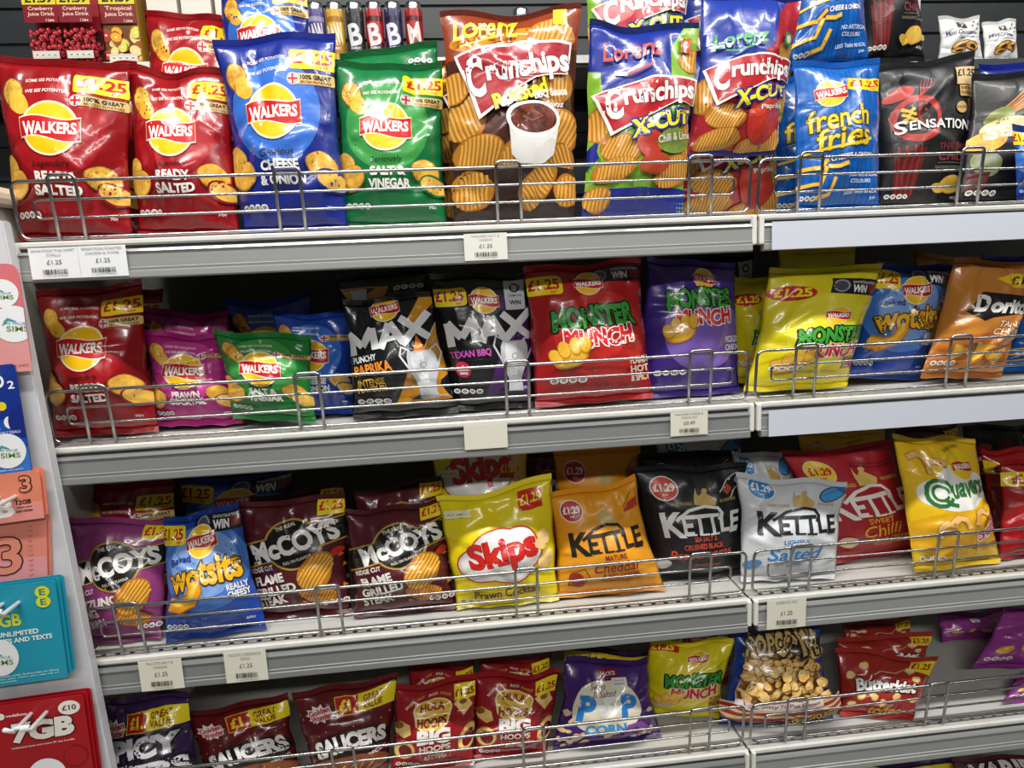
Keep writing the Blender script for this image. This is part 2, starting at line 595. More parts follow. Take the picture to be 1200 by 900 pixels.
def bag(design, base, C, t, seed, label, cat, group=None, bow=0.05, wr=1.0, name='crisp_bag', seal=0.0085, sealcol=None, artside=True):
    """thing > pouch, two seals, and the printed panels"""
    art = design
    C = [np.array(c, float) for c in C]
    org = (C[0] + C[1]) / 2
    C = [c - org for c in C]
    root = empty(name, tuple(org), label, cat, group)
    up = (C[3] + C[2] - C[0] - C[1]) / 2
    hei = np.linalg.norm(up)
    ks = seal / hei
    BL, BR, TR, TL = C
    art.fit(hei * (1 - 2 * ks) / ((np.linalg.norm(BR - BL) + np.linalg.norm(TR - TL)) / 2))
    C2 = [BL + (TL - BL) * ks, BR + (TR - BR) * ks, TR + (BR - TR) * ks, TL + (BL - TL) * ks]
    F, B, n, wt, wb = bag_surface(C2, t, seed, bow, wr)
    Nf = grid_normals(F, n)
    idx = np.arange((NU + 1) * (NV + 1)).reshape(NV + 1, NU + 1)
    vs = np.concatenate([F.reshape(-1, 3), B.reshape(-1, 3)])
    off = (NU + 1) * (NV + 1)
    a, b, c, d = idx[:-1, :-1].ravel(), idx[:-1, 1:].ravel(), idx[1:, 1:].ravel(), idx[1:, :-1].ravel()
    fr = np.stack([a, b, c, d], 1)
    bk = np.stack([d, c, b, a], 1) + off
    # share the rim
    rim = np.zeros((NV + 1, NU + 1), bool)
    rim[0, :] = rim[-1, :] = rim[:, 0] = rim[:, -1] = True
    remap = np.arange(2 * off)
    rr = np.nonzero(rim.ravel())[0]
    remap[rr + off] = rr
    fs = np.concatenate([fr, remap[bk]])
    keep, inv = np.unique(fs, return_inverse=True)
    fs = inv.reshape(fs.shape)
    m0 = mat(base, art.gloss, getattr(art, 'basesp', None))
    link('pouch', mesh_np('pouch', vs[keep], fs.tolist()), [m0], root)
    # crimped seals
    for nm, r0, o0, o1, wv in (('bottom_seal', F[0], BL - C2[0], BR - C2[1], wb), ('top_seal', F[-1], TL - C2[3], TR - C2[2], wt)):
        rows, K = [], 10
        uu = np.linspace(0, 1, NU + 1)
        dvec = np.outer(1 - uu, o0) + np.outer(uu, o1)
        for k in range(K + 1):
            rows.append(r0 + dvec * (k / K) + n * (0.0007 * (k % 2)) + n * 0.0002)
        G = np.array(rows)
        vv = np.concatenate([G.reshape(-1, 3), (G - n * 0.0008).reshape(-1, 3)])
        ii = np.arange((K + 1) * (NU + 1)).reshape(K + 1, NU + 1)
        q = np.stack([ii[:-1, :-1].ravel(), ii[:-1, 1:].ravel(), ii[1:, 1:].ravel(), ii[1:, :-1].ravel()], 1)
        oo = (K + 1) * (NU + 1)
        ring = list(ii[0, :]) + list(ii[1:, -1]) + list(ii[-1, -2::-1]) + list(ii[-2:0:-1, 0])
        side = [(ring[i], ring[i] + oo, ring[(i + 1) % len(ring)] + oo, ring[(i + 1) % len(ring)]) for i in range(len(ring))]
        fc = q.tolist() + (q[:, ::-1] + oo).tolist() + [tuple(int(z) for z in x) for x in side]
        me = mesh_np(nm, vv, fc, smooth=False)
        link(nm, me, [mat(sealcol or base, art.gloss)], root)

    def surf(uu, v2):
        x = np.clip(uu * NU, 0, NU - 1e-6)
        y = np.clip(v2 * NV, 0, NV - 1e-6)
        i, j = x.astype(int), y.astype(int)
        fx, fy = (x - i)[:, None], (y - j)[:, None]
        mixf = lambda G: G[j, i] * (1 - fx) * (1 - fy) + G[j, i + 1] * fx * (1 - fy) + G[j + 1, i + 1] * fx * fy + G[j + 1, i] * (1 - fx) * fy
        q = mixf(Nf)
        return mixf(F), q / np.linalg.norm(q, axis=1, keepdims=True)
    art.lay(NU, NV, surf, root)
    return root


# ------------------------------------------------------------------ the setting
def struct(name, lo, hi, m, bevel=0.0):
    o = box(name, lo, hi, m, None, bevel)
    o['kind'] = 'structure'
    return o


DECKS = (1.3713, 1.0974, 0.7832, 0.5187, 0.20)
struct('floor', (-1.6, -3.2, -0.04), (3.2, 1.2, 0.0), mat('#8d8a84', 'paint'))


def slat_panel(name, x0, x1, z0, z1, y, m, pitch):
    """panel with horizontal grooves"""
    pr = [(y + 0.02, z0), (y + 0.02, z1), (y, z1)]
    z = z1 - pitch
    while z > z0 + 0.01:
        pr += [(y, z + 0.004), (y + 0.005, z + 0.002), (y + 0.005, z - 0.002), (y, z - 0.004)]
        z -= pitch
    pr.append((y, z0))
    o = prism_x(name, pr, x0, x1, m)
    o['kind'] = 'structure'
    return o


slat_panel('wall_back', -0.034, 2.4, 0.0, 1.40, 0.43, mat('#77776f', 'paint'), 0.20)
slat_panel('wall_upper_back', -0.7, 2.4, 1.40, 2.30, 0.43, mat('#25282b', 'paint'), 0.06)
# the white end panel of the shelving and its rounded cream top
tr = struct('trim_1', (-0.060, 0.010, 0.0), (-0.036, 0.43, 1.425), mat('#c4c2ba', 'paint'), 0.004)
tr2 = struct('trim_2', (-0.090, -0.004, 1.425), (-0.018, 0.43, 1.450), mat('#d8cdb8', 'plastic'), 0.009)


# ------------------------------------------------------------------ shelves
WHITE = '#c2c1bb'


def shelf(x0, x1, zd, strip, label, insert=False):
    root = empty('gondola_shelf', ((x0 + x1) / 2, 0, zd), label, 'shelf', 'metal shelves of the snack fixture')
    cx = (x0 + x1) / 2
    hw = (x1 - x0) / 2
    # deck with a row of real slots near the front edge, punched between two long strips
    bm = bmesh.new()
    n = int(round((x1 - x0) / 0.0205))
    p = (x1 - x0 - 0.01) / n
    y1, y2, th = 0.0085, 0.0145, -0.0014
    bm_box(bm, (-hw, 0.0, -0.022), (hw, 0.002, 0.0))
    bm_box(bm, (-hw, 0.002, th), (hw, y1, 0.0))
    bm_box(bm, (-hw, 0.002, -0.022), (hw, 0.028, -0.018))
    bm_box(bm, (-hw, 0.028, -0.022), (hw, 0.41, 0.0))
    bm_box(bm, (-hw, y2, th), (hw, 0.028, 0.0))
    x = -hw
    for k in range(n + 1):
        xe = -hw + 0.005 + p * k + p - 0.0075 if k < n else hw
        bm_box(bm, (x, y1, th), (min(xe, hw), y2, 0.0))
        x = xe + 0.0070
    bm_obj('deck', bm, [mat(WHITE, 'paint')], root)
    # rolled white front lip
    prism_x('front_lip', [(0.0, 0.0015), (-0.005, 0.003), (-0.0085, 0.001), (-0.009, -0.003), (-0.0075, -0.0055), (0.0, -0.006)], -hw, hw, mat('#cfcec8', 'paint'), root)
    prism_x('groove_shade', [(0.0, -0.006), (-0.006, -0.006), (-0.006, -0.010), (0.0, -0.010)], -hw + 0.004, hw - 0.004, mat('#3c3c3a', 'plastic'), root)  # dark coloured strip stands in for the shade in the gap under the lip
    # ticket strip: ribbed plastic profile leaning back a touch
    z = lambda q: q
    pr = [(-0.004, -0.0100), (-0.0115, -0.0105), (-0.0135, -0.014), (-0.0115, -0.0155), (-0.0125, -0.034), (-0.0140, -0.0350), (-0.0135, -0.0385), (-0.0150, -0.0395),
          (-0.0155, -0.0470), (-0.0135, -0.0490), (-0.004, -0.0490)]
    prism_x('price_channel', pr, -hw + 0.006, hw - 0.007, mat(strip, 'strip'), root)
    if insert:
        bx = [(-0.0165, -0.0090), (-0.0172, -0.0090), (-0.0185, -0.0480), (-0.0178, -0.0480)]
        prism_x('ticket_backing', bx, -hw + 0.016, hw - 0.02, mat('#c9ced9', 'paper'), root)
    for s in (-1, 1):
        e = hw * s
        box('end_cap', (min(e, e - s * 0.007), -0.0145, -0.040), (max(e, e - s * 0.007), 0.0, 0.002), mat('#e3e1da', 'plastic'), root, 0.0022)
    return root


ROWS = ('top', 'second', 'third', 'lowest')
for i in range(4):
    shelf(0.0, 0.9975, DECKS[i], ('#949592', '#828483', '#7d7f7e', '#7d7f7e')[i], 'white metal %s shelf with grey ticket strip, the bay beside the card display' % ROWS[i])
    shelf(1.0015, 2.0, DECKS[i], '#909290', 'white metal %s shelf of the bay away from the card display, %s ticket strip' % (ROWS[i], 'pale blue' if i < 2 else 'grey'), i < 2)
shelf(0.0, 2.0, DECKS[4], '#8b8d8c', 'white metal base shelf under the lowest row of snacks')


# ------------------------------------------------------------------ wire rails
def rail(x0, x1, zd, clips, label):
    root = empty('wire_rail', ((x0 + x1) / 2, 0.006, zd), label, 'rail', 'chrome wire rails along the shelf edges')
    W = mat('#b4b4b2', 'metal')
    hw = (x1 - x0) / 2
    tl = lambda z: -0.008 * z / 0.08                # leans out a little at the top
    P = lambda x, z, dy=0.0: (x, tl(z) + dy, z)
    tube('outer_wire', fillet([P(-hw, 0.0075), P(hw, 0.0075), P(hw, 0.0795), P(-hw, 0.0795)], 0.012), 0.0023, W, root, True)
    tube('inner_wire', fillet([P(-hw + 0.024, 0.033), P(hw - 0.024, 0.033), P(hw - 0.024, 0.056), P(-hw + 0.024, 0.056)], 0.006), 0.0017, W, root, True)
    for c in clips:
        x = c - (x0 + x1) / 2
        w = 0.0165
        pts = fillet([P(x - w, 0.0042, -0.004), P(x - w, 0.086, -0.0042), P(x + w, 0.086, -0.0042), P(x + w, 0.0042, -0.004)], 0.007, False)
        tube('clip', pts, 0.0022, W, root)
    return root


for i in range(4):
    rail(0.005, 0.993, DECKS[i], (0.070, 0.352, 0.646, 0.918), 'chrome wire rail on the %s shelf, bay beside the card display' % ROWS[i])
    rail(1.006, 1.995, DECKS[i], (1.081, 1.328, 1.62, 1.90), 'chrome wire rail on the %s shelf, bay away from the card display' % ROWS[i])


# ------------------------------------------------------------------ the printed designs
def crisp(a, x, y, rx, ry, rot=0.0, seed=1, sp='crisp', col='#cf963e', rim='#ad7228'):
    a.ell(x, y, rx, ry, rim, rot, 22, None, 0.05, seed)
    a.ell(x, y + ry * 0.04, rx * 0.93, ry * 0.92, col, rot, 22, sp, 0.05, seed)


def ridged(a, x, y, rx, ry, rot=0.0, seed=1, col='#b8782a', hi='#dfa94c'):
    a.ell(x, y, rx, ry, '#a8651a', rot, 24, None, 0.04, seed)
    a.ell(x, y, rx * 0.95, ry * 0.95, col, rot, 24, None, 0.04, seed)
    c, s = math.cos(rot), math.sin(rot)
    n = max(5, int(rx / 0.019))
    for i in range(n):
        f = -0.86 + 1.72 * (i + 0.5) / n
        L = ry * 0.92 * math.sqrt(max(0.02, 1 - f * f))
        p = [(f * rx * 0.93 + 0.10 * rx * math.sin(t * 1.6), t * L) for t in (-0.95, -0.5, 0, 0.5, 0.95)]
        a.line([(x + px * c - py * s, y + px * s + py * c) for px, py in p], rx * 0.82 / n, hi)


def badge_row(a, x, y, w, n=4, col='#f1efe8', h=0.028):
    old, a.part = a.part, 'nutrition_panel'
    for i in range(n):
        a.ell(x + w * (i + 0.5) / n, y, w / n * 0.46, h, col, 0, 12)
        a.ell(x + w * (i + 0.5) / n, y, w / n * 0.30, h * 0.55, '#8d8f88', 0, 10)
    a.part = old


def ribbon_logo(a, x, y, r, rot=0.0, sun='#f8c312', ring='#fbe9c6', red='#c41a20'):
    """a yellow disc crossed by a waving red ribbon with white capitals"""
    a.part = 'brand_logo'
    c, s = math.cos(rot), math.sin(rot)
    R = lambda px, py: (x + px * c - py * s, y + px * s + py * c)
    a.ell(x, y, r * 1.03, r * 1.02, ring, 0, 36)
    a.ell(x, y, r * 0.95, r * 0.94, sun, 0, 36)
    top, bot, t2, b2 = [], [], [], []
    for i in range(15):
        q = -1.09 + 2.18 * i / 14
        wv = 0.10 * math.sin(q * 2.6)
        e = 0.42 + 0.03 * q
        top.append(R(q * r, (e - wv) * r))
        bot.append(R(q * r, (-e - wv) * r))
        t2.append(R(q * r * 0.985, (e - 0.05 - wv) * r))
        b2.append(R(q * r * 0.985, (-e + 0.05 - wv) * r))
    a.band(top, bot, ring)
    a.band(t2, b2, red)
    a.capital('WALKERS', x, y - 0.01 * r, r * 1.92, r * 0.44, '#fdfaf0', 0.035, rot, 1.28, 0.27, 0.055)
    a.part = 'front_print'


def price_pill(a, x0, y0, x1, y1, txt='£1.25', bg='#f8dc1c', fg='#c3161c', rot=0.0, r=0.03, rrp=True):
    a.part = 'price_flash'
    a.rect(x0, y0, x1, y1, bg, rot, r)
    w, h = x1 - x0, y1 - y0
    a.text(txt, (x0 + x1) / 2, (y0 + y1) / 2 + h * 0.06, w * 0.82, h * 0.60, fg, 0.035, rot)
    if rrp:
        a.text('RRP', (x0 + x1) / 2 + w * 0.24, y0 + h * 0.13, w * 0.16, h * 0.12, fg, 0.02, rot)
    a.part = 'front_print'


def film(H, base, gloss='foil', seal=None, sp=None):
    a = Art(H, gloss)
    a.base, a.sealc, a.basesp = base, seal or base, sp
    return a


def d_ribbon(base, mid, script, l1, l2, H=1.42, price=True, seal=None, textc='#f4f1ea'):
    a = film(H, base, 'foil', seal)
    a.ell(0.47, 0.86 * H / 1.42, 0.40, 0.42, mid, 0, 40)
    y = lambda q: q * H / 1.42
    # halved potato
    a.ell(0.15, y(1.14), 0.10, 0.14, '#7d4a1e', 0.45, 22, None, 0.04, 2)
    a.ell(0.15, y(1.145), 0.088, 0.125, '#b97f3c', 0.45, 22, 'crisp', 0.04, 2)
    a.ell(0.20, y(1.07), 0.085, 0.075, base, 0.2, 16)
    a.ell(0.205, y(1.055), 0.078, 0.10, '#e9a92a', 0.45, 22, 'crisp', 0.04, 5)
    a.text('SOME SEE POTATOES.', 0.43, y(1.25), 0.35, 0.028, '#e9dfd2', 0.02, 0, 0, 0.012)
    a.text('WE SEE POTENTIAL.', 0.43, y(1.155), 0.35, 0.030, '#f3ece2', 0.02, 0, 0.1, 0.012)
    if price:
        price_pill(a, 0.63, y(1.155), 1.02, y(1.315))
        a.part = 'front_print'
        a.rect(0.66, y(1.04), 1.0, y(1.125), '#d9bb74', 0, 0.02)
        yy = y(1.082)
    else:
        a.rect(0.62, y(1.05), 1.0, y(1.135), '#d9bb74', 0, 0.02)
        yy = y(1.092)
    a.ell(0.655, yy, 0.05, 0.05, '#ece6dc', 0, 18)
    a.ell(0.655, yy, 0.044, 0.044, '#2a3f86', 0, 18)
    for dx, dy in ((1, 1), (1, -1)):
        a.line([(0.655 - 0.03 * dx, yy - 0.03 * dy), (0.655 + 0.03 * dx, yy + 0.03 * dy)], 0.014, '#ece6dc')
    a.line([(0.613, yy), (0.697, yy)], 0.030, '#ece6dc')
    a.line([(0.655, yy - 0.042), (0.655, yy + 0.042)], 0.030, '#ece6dc')
    a.line([(0.613, yy), (0.697, yy)], 0.017, '#c41a20')
    a.line([(0.655, yy - 0.042), (0.655, yy + 0.042)], 0.017, '#c41a20')
    a.text('100% GREAT', 0.845, yy + 0.014, 0.25, 0.036, '#2d2320', 0.035)
    a.text('BRITISH POTATOES', 0.845, yy - 0.025, 0.25, 0.020, '#8a2f22', 0.02)
    ribbon_logo(a, 0.46, y(0.84), 0.225)
    a.part = 'flavour_lettering'
    a.text(script, 0.46, y(0.545), 0.30, 0.062, '#2a1713' if base != '#14703c' else '#0d3a1d', 0.004, 0.03, 0.25)
    a.text(l1, 0.47, y(0.45), min(0.34, 0.062 * len(l1)), 0.082, textc, 0.045)
    a.text(l2, 0.48, y(0.345), min(0.40, 0.062 * len(l2)), 0.082, textc, 0.045)
    a.part = 'crisp_picture'
    crisp(a, 0.055, y(0.52), 0.10, 0.13, 0.35, 3)
    crisp(a, 0.115, y(0.40), 0.125, 0.125, 0.2, 7)
    crisp(a, 0.83, y(0.445), 0.135, 0.11, -0.2, 11)
    a.ell(0.90, y(0.325), 0.14, 0.095, base, -0.35, 20)
    a.ell(0.91, y(0.325), 0.13, 0.075, '#cfa45e', -0.35, 20, 'crisp', 0.03, 4)
    a.part = 'front_print'
    badge_row(a, 0.06, y(0.155), 0.24)
    a.text('70g', 0.87, y(0.13), 0.07, 0.035, '#f0ece4', 0.02)
    return a


def d_crunch(kind):
    H = 1.50
    base = {'bbq': '#4a2418', 'lime': '#1c2f8f', 'pap': '#223a9a'}[kind]
    a = film(H, base, 'foil', {'bbq': '#6b2a20', 'lime': '#162a66', 'pap': '#1d2c7a'}[kind])
    if kind == 'bbq':
        a.poly([(0, 1.16), (1, 1.22), (1, 1.5), (0, 1.5)], '#8c3a1a')
        a.ell(0.45, 1.30, 0.42, 0.10, '#d98a1c', 0.06, 26)
        for i, (x, y_, rx, ry, ro) in enumerate(((0.12, 0.72, .17, .17, .5), (0.22, 0.45, .20, .15, 0), (0.85, 0.60, .17, .20, -.4), (0.8, 0.95, .16, .16, .2), (0.05, .95, .12, .12, .2), (0.55, .43, .2, .13, .3), (0.82, .36, .2, .14, .7))):
            ridged(a, x, y_, rx, ry, ro, i)
        a.rect(0, 0, 1, 0.36, '#33211b')
        for i, (x, y_, rx, ry, ro) in enumerate(((0.16, .20, .17, .15, .2), (0.68, .23, .2, .11, .9), (0.93, .2, .12, .12, .1))):
            ridged(a, x, y_, rx, ry, ro, i + 9)
        ridged(a, 0.78, 1.30, 0.17, 0.11, -0.1, 3)
        a.rect(0.80, 1.36, 0.89, 1.47, '#f2de2a')
        a.text('Lorenz', 0.31, 1.37, 0.46, 0.15, '#f6e12c', 0.02, 0.06, 0.15)
        a.line([(0.12, 1.235), (0.26, 1.255), (0.42, 1.31)], 0.014, '#f6e12c')
        bx = ((0.08, 1.17), (0.55, 1.27), (0.93, 1.25), (0.90, 1.02), (0.66, 0.985), (0.24, 0.68))
    else:
        a.poly([(0.0, 0.0), (1, 0), (1, 1.5), (0.86, 1.5), (0.74, 1.32), (0.74, 1.0), (1.0, 0.5), (0.62, 0.12), (0.0, 0.36)], '#7dae2c' if kind == 'lime' else '#a51e2c')
        if kind == 'lime':
            a.poly([(0, 0.6), (0.16, 0.74), (0.1, 1.2), (0, 1.22)], '#7dae2c')
            a.rect(0, 0, 1, 0.20, '#1d2f96')
            a.ell(0.5, 0.62, 0.42, 0.2, '#86b52e', 0.1)
            cr = ((0.08, .78, .11, .14, .2), (0.95, 1.22, .13, .10, .1), (0.3, .50, .2, .12, -.2), (0.98, .62, .10, .20, .3), (0.25, .34, .2, .10, .2), (.84, .33, .22, .12, .4), (.12, .12, .13, .1, 0))
            lg, bar = '#e8503a', '#b9232e'
        else:
            a.poly([(0.2, 0.2), (1, 0.15), (1, 0.9), (0.5, 0.75)], '#a92a2c')
            cr = ((0.06, .78, .12, .17, .2), (0.92, 1.24, .12, .10, .1), (0.32, .56, .22, .12, -.2), (0.28, .36, .24, .10, .1), (.72, .30, .22, .1, .1), (.95, .70, .08, .16, 0), (.9, .33, .14, .14, .4))
            lg, bar = '#3ea04a', '#b9232e'
        for i, q in enumerate(cr):
            ridged(a, *q, i)
        if kind == 'lime':
            a.ell(0.55, 0.55, 0.11, 0.15, '#ae3a28', 0.5, 20, 'tomato')
            a.ell(0.80, 0.56, 0.18, 0.10, '#7d9a3e', 0.1, 20, 'leafy')
            a.ell(0.62, 0.38, 0.15, 0.08, '#b04a2a', 0.1, 18, 'tomato')
        else:
            a.ell(0.74, 0.55, 0.19, 0.23, '#b32a1c', 0.1, 24, 'tomato')
            a.ell(0.66, 0.66, 0.10, 0.10, '#c8402c', 0.1, 18, 'tomato')
            a.line([(0.86, 0.72), (0.92, 0.62), (0.99, 0.64)], 0.03, '#5a8a34')
        a.text('Lorenz', 0.38, 1.30, 0.52, 0.15, lg, 0.015, 0.10, 0.1)
        a.line([(0.22, 1.18), (0.36, 1.16), (0.56, 1.24)], 0.016, lg)
        a.rect(0.82, 1.28, 0.93, 1.40, '#c0502c' if kind == 'lime' else '#2f8a4a')
        a.ell(0.875, 1.34, 0.035, 0.04, '#e8dcc8')
        bx = ((0.04, 1.02), (0.55, 1.14), (1.0, 1.16), (1.0, 0.94), (0.80, 0.93), (0.20, 0.66))
    a.part = 'brand_logo'
    cx, cy = sum(p[0] for p in bx) / 6, sum(p[1] for p in bx) / 6
    a.poly(bx, '#f3efe6')
    a.poly([(cx + (x - cx) * 0.955, cy + (y_ - cy) * 0.90) for x, y_ in bx], '#b01e28' if kind != 'bbq' else '#a3202a')
    if kind == 'bbq':
        a.capital('Crunchips', 0.53, 1.05, 0.76, 0.22, '#f6f3ee', 0.035, 0.13, 1.35, 0.17, out='#7c1218', ow=0.006)
        a.part = 'flavour_lettering'
        a.text('Roasted', 0.54, 0.865, 0.42, 0.12, '#f6e12c', 0.04, 0.33, 0, out='#5b3a10', ow=0.007)
        a.text('BBQ Sauce', 0.77, 0.87, 0.26, 0.07, '#efe6da', 0.03, 0.22)
        a.text('Flavour', 0.80, 0.79, 0.14, 0.045, '#efe6da', 0.02, 0.2)
        a.part = 'sauce_bowl_picture'
        a.poly([(0.44, 0.67), (0.82, 0.67), (0.79, 0.44), (0.72, 0.38), (0.54, 0.38), (0.47, 0.44)], '#e6e4df')
        a.ell(0.63, 0.68, 0.20, 0.13, '#f1efea')
        a.ell(0.63, 0.685, 0.175, 0.105, '#3a1710', 0, 28, 'sauce')
        a.line([(0.54, 0.70), (0.62, 0.665), (0.70, 0.70), (0.63, 0.74), (0.58, 0.71)], 0.014, '#8a4a34')
    else:
        a.capital('Crunchips', 0.56, 0.985, 0.84, 0.20, '#f6f3ee', 0.035, 0.13, 1.35, 0.17, out='#7c1218', ow=0.006)
        a.part = 'flavour_lettering'
        a.text('X-CUT', 0.66, 0.775, 0.60, 0.13, '#f6e12c', 0.045, 0.24, 0.1, out='#1d2a80', ow=0.018, grow=-0.12)
        a.text('Chili & Lime' if kind == 'lime' else 'Paprika', 0.80, 0.66, 0.36 if kind == 'lime' else 0.24, 0.06, '#e6e2cf', 0.02, 0.2)
    a.part = 'front_print'
    if kind != 'bbq':           # the whole printed panel sits lower on these bags
        for i, it in enumerate(a.items):
            if i and not (kind == 'lime' and (it[3][:, 1].mean() > 1.2 or it[3][:, 1].mean() < 0.62)):
                it[3][:, 1] -= 0.27 if kind == 'pap' else 0.07
    return a


def d_fries():
    H = 1.62
    a = film(H, '#0e55a8', 'foil', '#1462b8', 'stripe')
    price_pill(a, 0.50, 1.30, 1.02, 1.44, '£1.25', r=0.03)
    ribbon_logo(a, 0.33, 1.26, 0.155, 0.12)
    a.part = 'brand_logo'
    a.text('french', 0.42, 0.98, 0.66, 0.24, '#f7cf2e', 0.012, 0.10, 0.12, out='#5a4a12', ow=0.012)
    a.text('fries', 0.46, 0.76, 0.58, 0.24, '#f7cf2e', 0.012, 0.10, 0.12, out='#5a4a12', ow=0.012)
    a.line([(0.02, 0.60), (0.3, 0.65), (0.62, 0.68), (0.78, 0.74)], 0.03, '#f7cf2e')
    a.part = 'flavour_lettering'
    a.text('CHEESE & ONION', 0.56, 0.535, 0.46, 0.055, '#f3ece2', 0.03, 0.06)
    a.text('NO ARTIFICIAL', 0.72, 0.34, 0.38, 0.045, '#dfe8f2', 0.02, 0.05)
    a.text('COLOURS', 0.68, 0.27, 0.26, 0.04, '#dfe8f2', 0.02, 0.05)
    a.text('LESS THAN 90 KCAL', 0.72, 0.16, 0.40, 0.04, '#dfe8f2', 0.02, 0.05)
    a.part = 'crisp_picture'
    for (x0, y0, x1, y1, b) in ((0.02, .42, .30, .52, .05), (.0, .22, .28, .44, .08), (.14, .08, .38, .32, .06), (.3, .44, .5, .46, .02)):
        mx, my = (x0 + x1) / 2 + b, (y0 + y1) / 2 - b
        a.line([(x0, y0), (mx, my), (x1, y1)], 0.05, '#c98a1e')
        a.line([(x0, y0), (mx, my), (x1, y1)], 0.036, '#f4c648')
    a.part = 'front_print'
    badge_row(a, 0.03, 0.09, 0.16, 3)
    a.text('54g', 0.86, 0.09, 0.08, 0.04, '#dfe8f2', 0.02, 0.1)
    return a


def d_sens(l1, l2, pic):
    H = 1.48
    a = film(H, '#17171a', 'satin', '#1c1c20')
    a.part = 'ingredient_picture'
    if pic == 'chilli':
        a.ell(0.30, 0.88, 0.23, 0.25, '#a31d14', 0.2, 30, 'tomato', 0.03, 2)
        a.ell(0.30, 0.88, 0.17, 0.19, '#1d0c0a', 0.2, 26, None, 0.04, 3)
        for k in range(13):
            a.ell(0.17 + 0.03 * (k % 4) + 0.008 * (k // 4), 0.98 - 0.045 * (k // 4) - 0.012 * (k % 3), 0.017, 0.022, '#d8b23a', k, 10)
        a.line([(0.33, 1.06), (0.30, 0.92), (0.36, 0.76)], 0.03, '#8c2018')
        a.ell(0.16, 1.16, 0.15, 0.07, '#b3261c', 0.4, 20, 'tomato')
        for k in range(5):
            a.line([(0.33, 1.10), (0.36 + 0.03 * k, 1.22), (0.38 + 0.035 * k, 1.30 + 0.012 * (k % 2))], 0.008, '#a3241a')
        a.poly([(0.08, 0.55), (0.36, 0.56), (0.30, 0.06), (0.12, 0.05)], '#5a120e')
        for k in range(4):
            a.line([(0.12 + 0.06 * k, 0.60), (0.14 + 0.05 * k, 0.3), (0.15 + 0.05 * k, 0.10)], 0.018, '#8c1f18')
    else:
        for k in range(7):
            a.line([(0.14 + 0.02 * k, 0.98), (0.28 + 0.035 * k, 1.12), (0.42 + 0.045 * k, 1.28)], 0.016, '#b5672a' if k % 2 else '#d08a3a')
        a.ell(0.20, 0.97, 0.14, 0.09, '#8a8a3a', 0.8, 20, 'leafy')
        a.ell(0.26, 0.83, 0.20, 0.12, '#d8cbb0', 0.2, 22, 'pop')
        a.ell(0.12, 0.67, 0.16, 0.12, '#c98a45', 0.6, 22, 'crisp')
        a.ell(0.14, 0.42, 0.10, 0.16, '#8f8f86', 0.3, 18, 'leafy')
        a.poly([(0.02, 0.32), (0.18, 0.32), (0.16, 0.06), (0.04, 0.06)], '#5a2018')
    price = 'price_flash'
    a.part = price
    if pic == 'chilli':
        a.rect(0.74, 1.20, 1.02, 1.40, '#d8bd8c')
        a.text('£1.25', 0.88, 1.33, 0.24, 0.09, '#1a1614', 0.035)
        a.rect(0.78, 1.06, 1.0, 1.19, '#c9a35e')
        a.text('BURSTING', 0.89, 1.155, 0.18, 0.03, '#2a1a12', 0.02)
        a.text('FLAVOUR', 0.89, 1.10, 0.18, 0.035, '#2a1a12', 0.02)
    a.part = 'brand_logo'
    a.ell(0.79 if pic == 'chilli' else 0.52, 0.98 if pic == 'chilli' else 0.94, 0.065, 0.068, '#b99a5a')
    a.text('WALKERS', 0.79 if pic == 'chilli' else 0.52, 0.98 if pic == 'chilli' else 0.94, 0.12, 0.026, '#1a1614', 0.02)
    a.capital('SENSATIONS', 0.53, 0.785, 0.86, 0.115, '#f4f2ec', 0.018, -0.02, 1.35, 0.12)
    a.part = 'flavour_lettering'
    c = '#8a3340' if pic == 'chilli' else '#a98670'
    a.text(l1, 0.70, 0.58, 0.42, 0.075, c, 0.005)
    a.text(l2, 0.68, 0.47, 0.36 if pic == 'chilli' else 0.40, 0.10, c, 0.01)
    a.line([(0.50, 0.395), (0.86, 0.395)], 0.006, '#7d7468')
    a.text('FLAVOUR POTATO CRISPS', 0.69, 0.345, 0.44, 0.032, '#8d867a', 0.012)
    a.part = 'crisp_picture'
    crisp(a, 0.72, 0.20, 0.16, 0.10, 0.1, 5, 'crisp', '#e6bd57', '#c08f3a')
    crisp(a, 0.56, 0.155, 0.10, 0.05, -0.3, 6, 'crisp', '#e0b650', '#b98a3a')
    a.ell(0.90, 0.18, 0.09, 0.035, '#d9c079', 0.2, 16)
    a.part = 'front_print'
    badge_row(a, 0.04, 0.09, 0.24)
    a.text('40g', 0.82, 0.075, 0.10, 0.035, '#d8d4cc', 0.01)
    return a


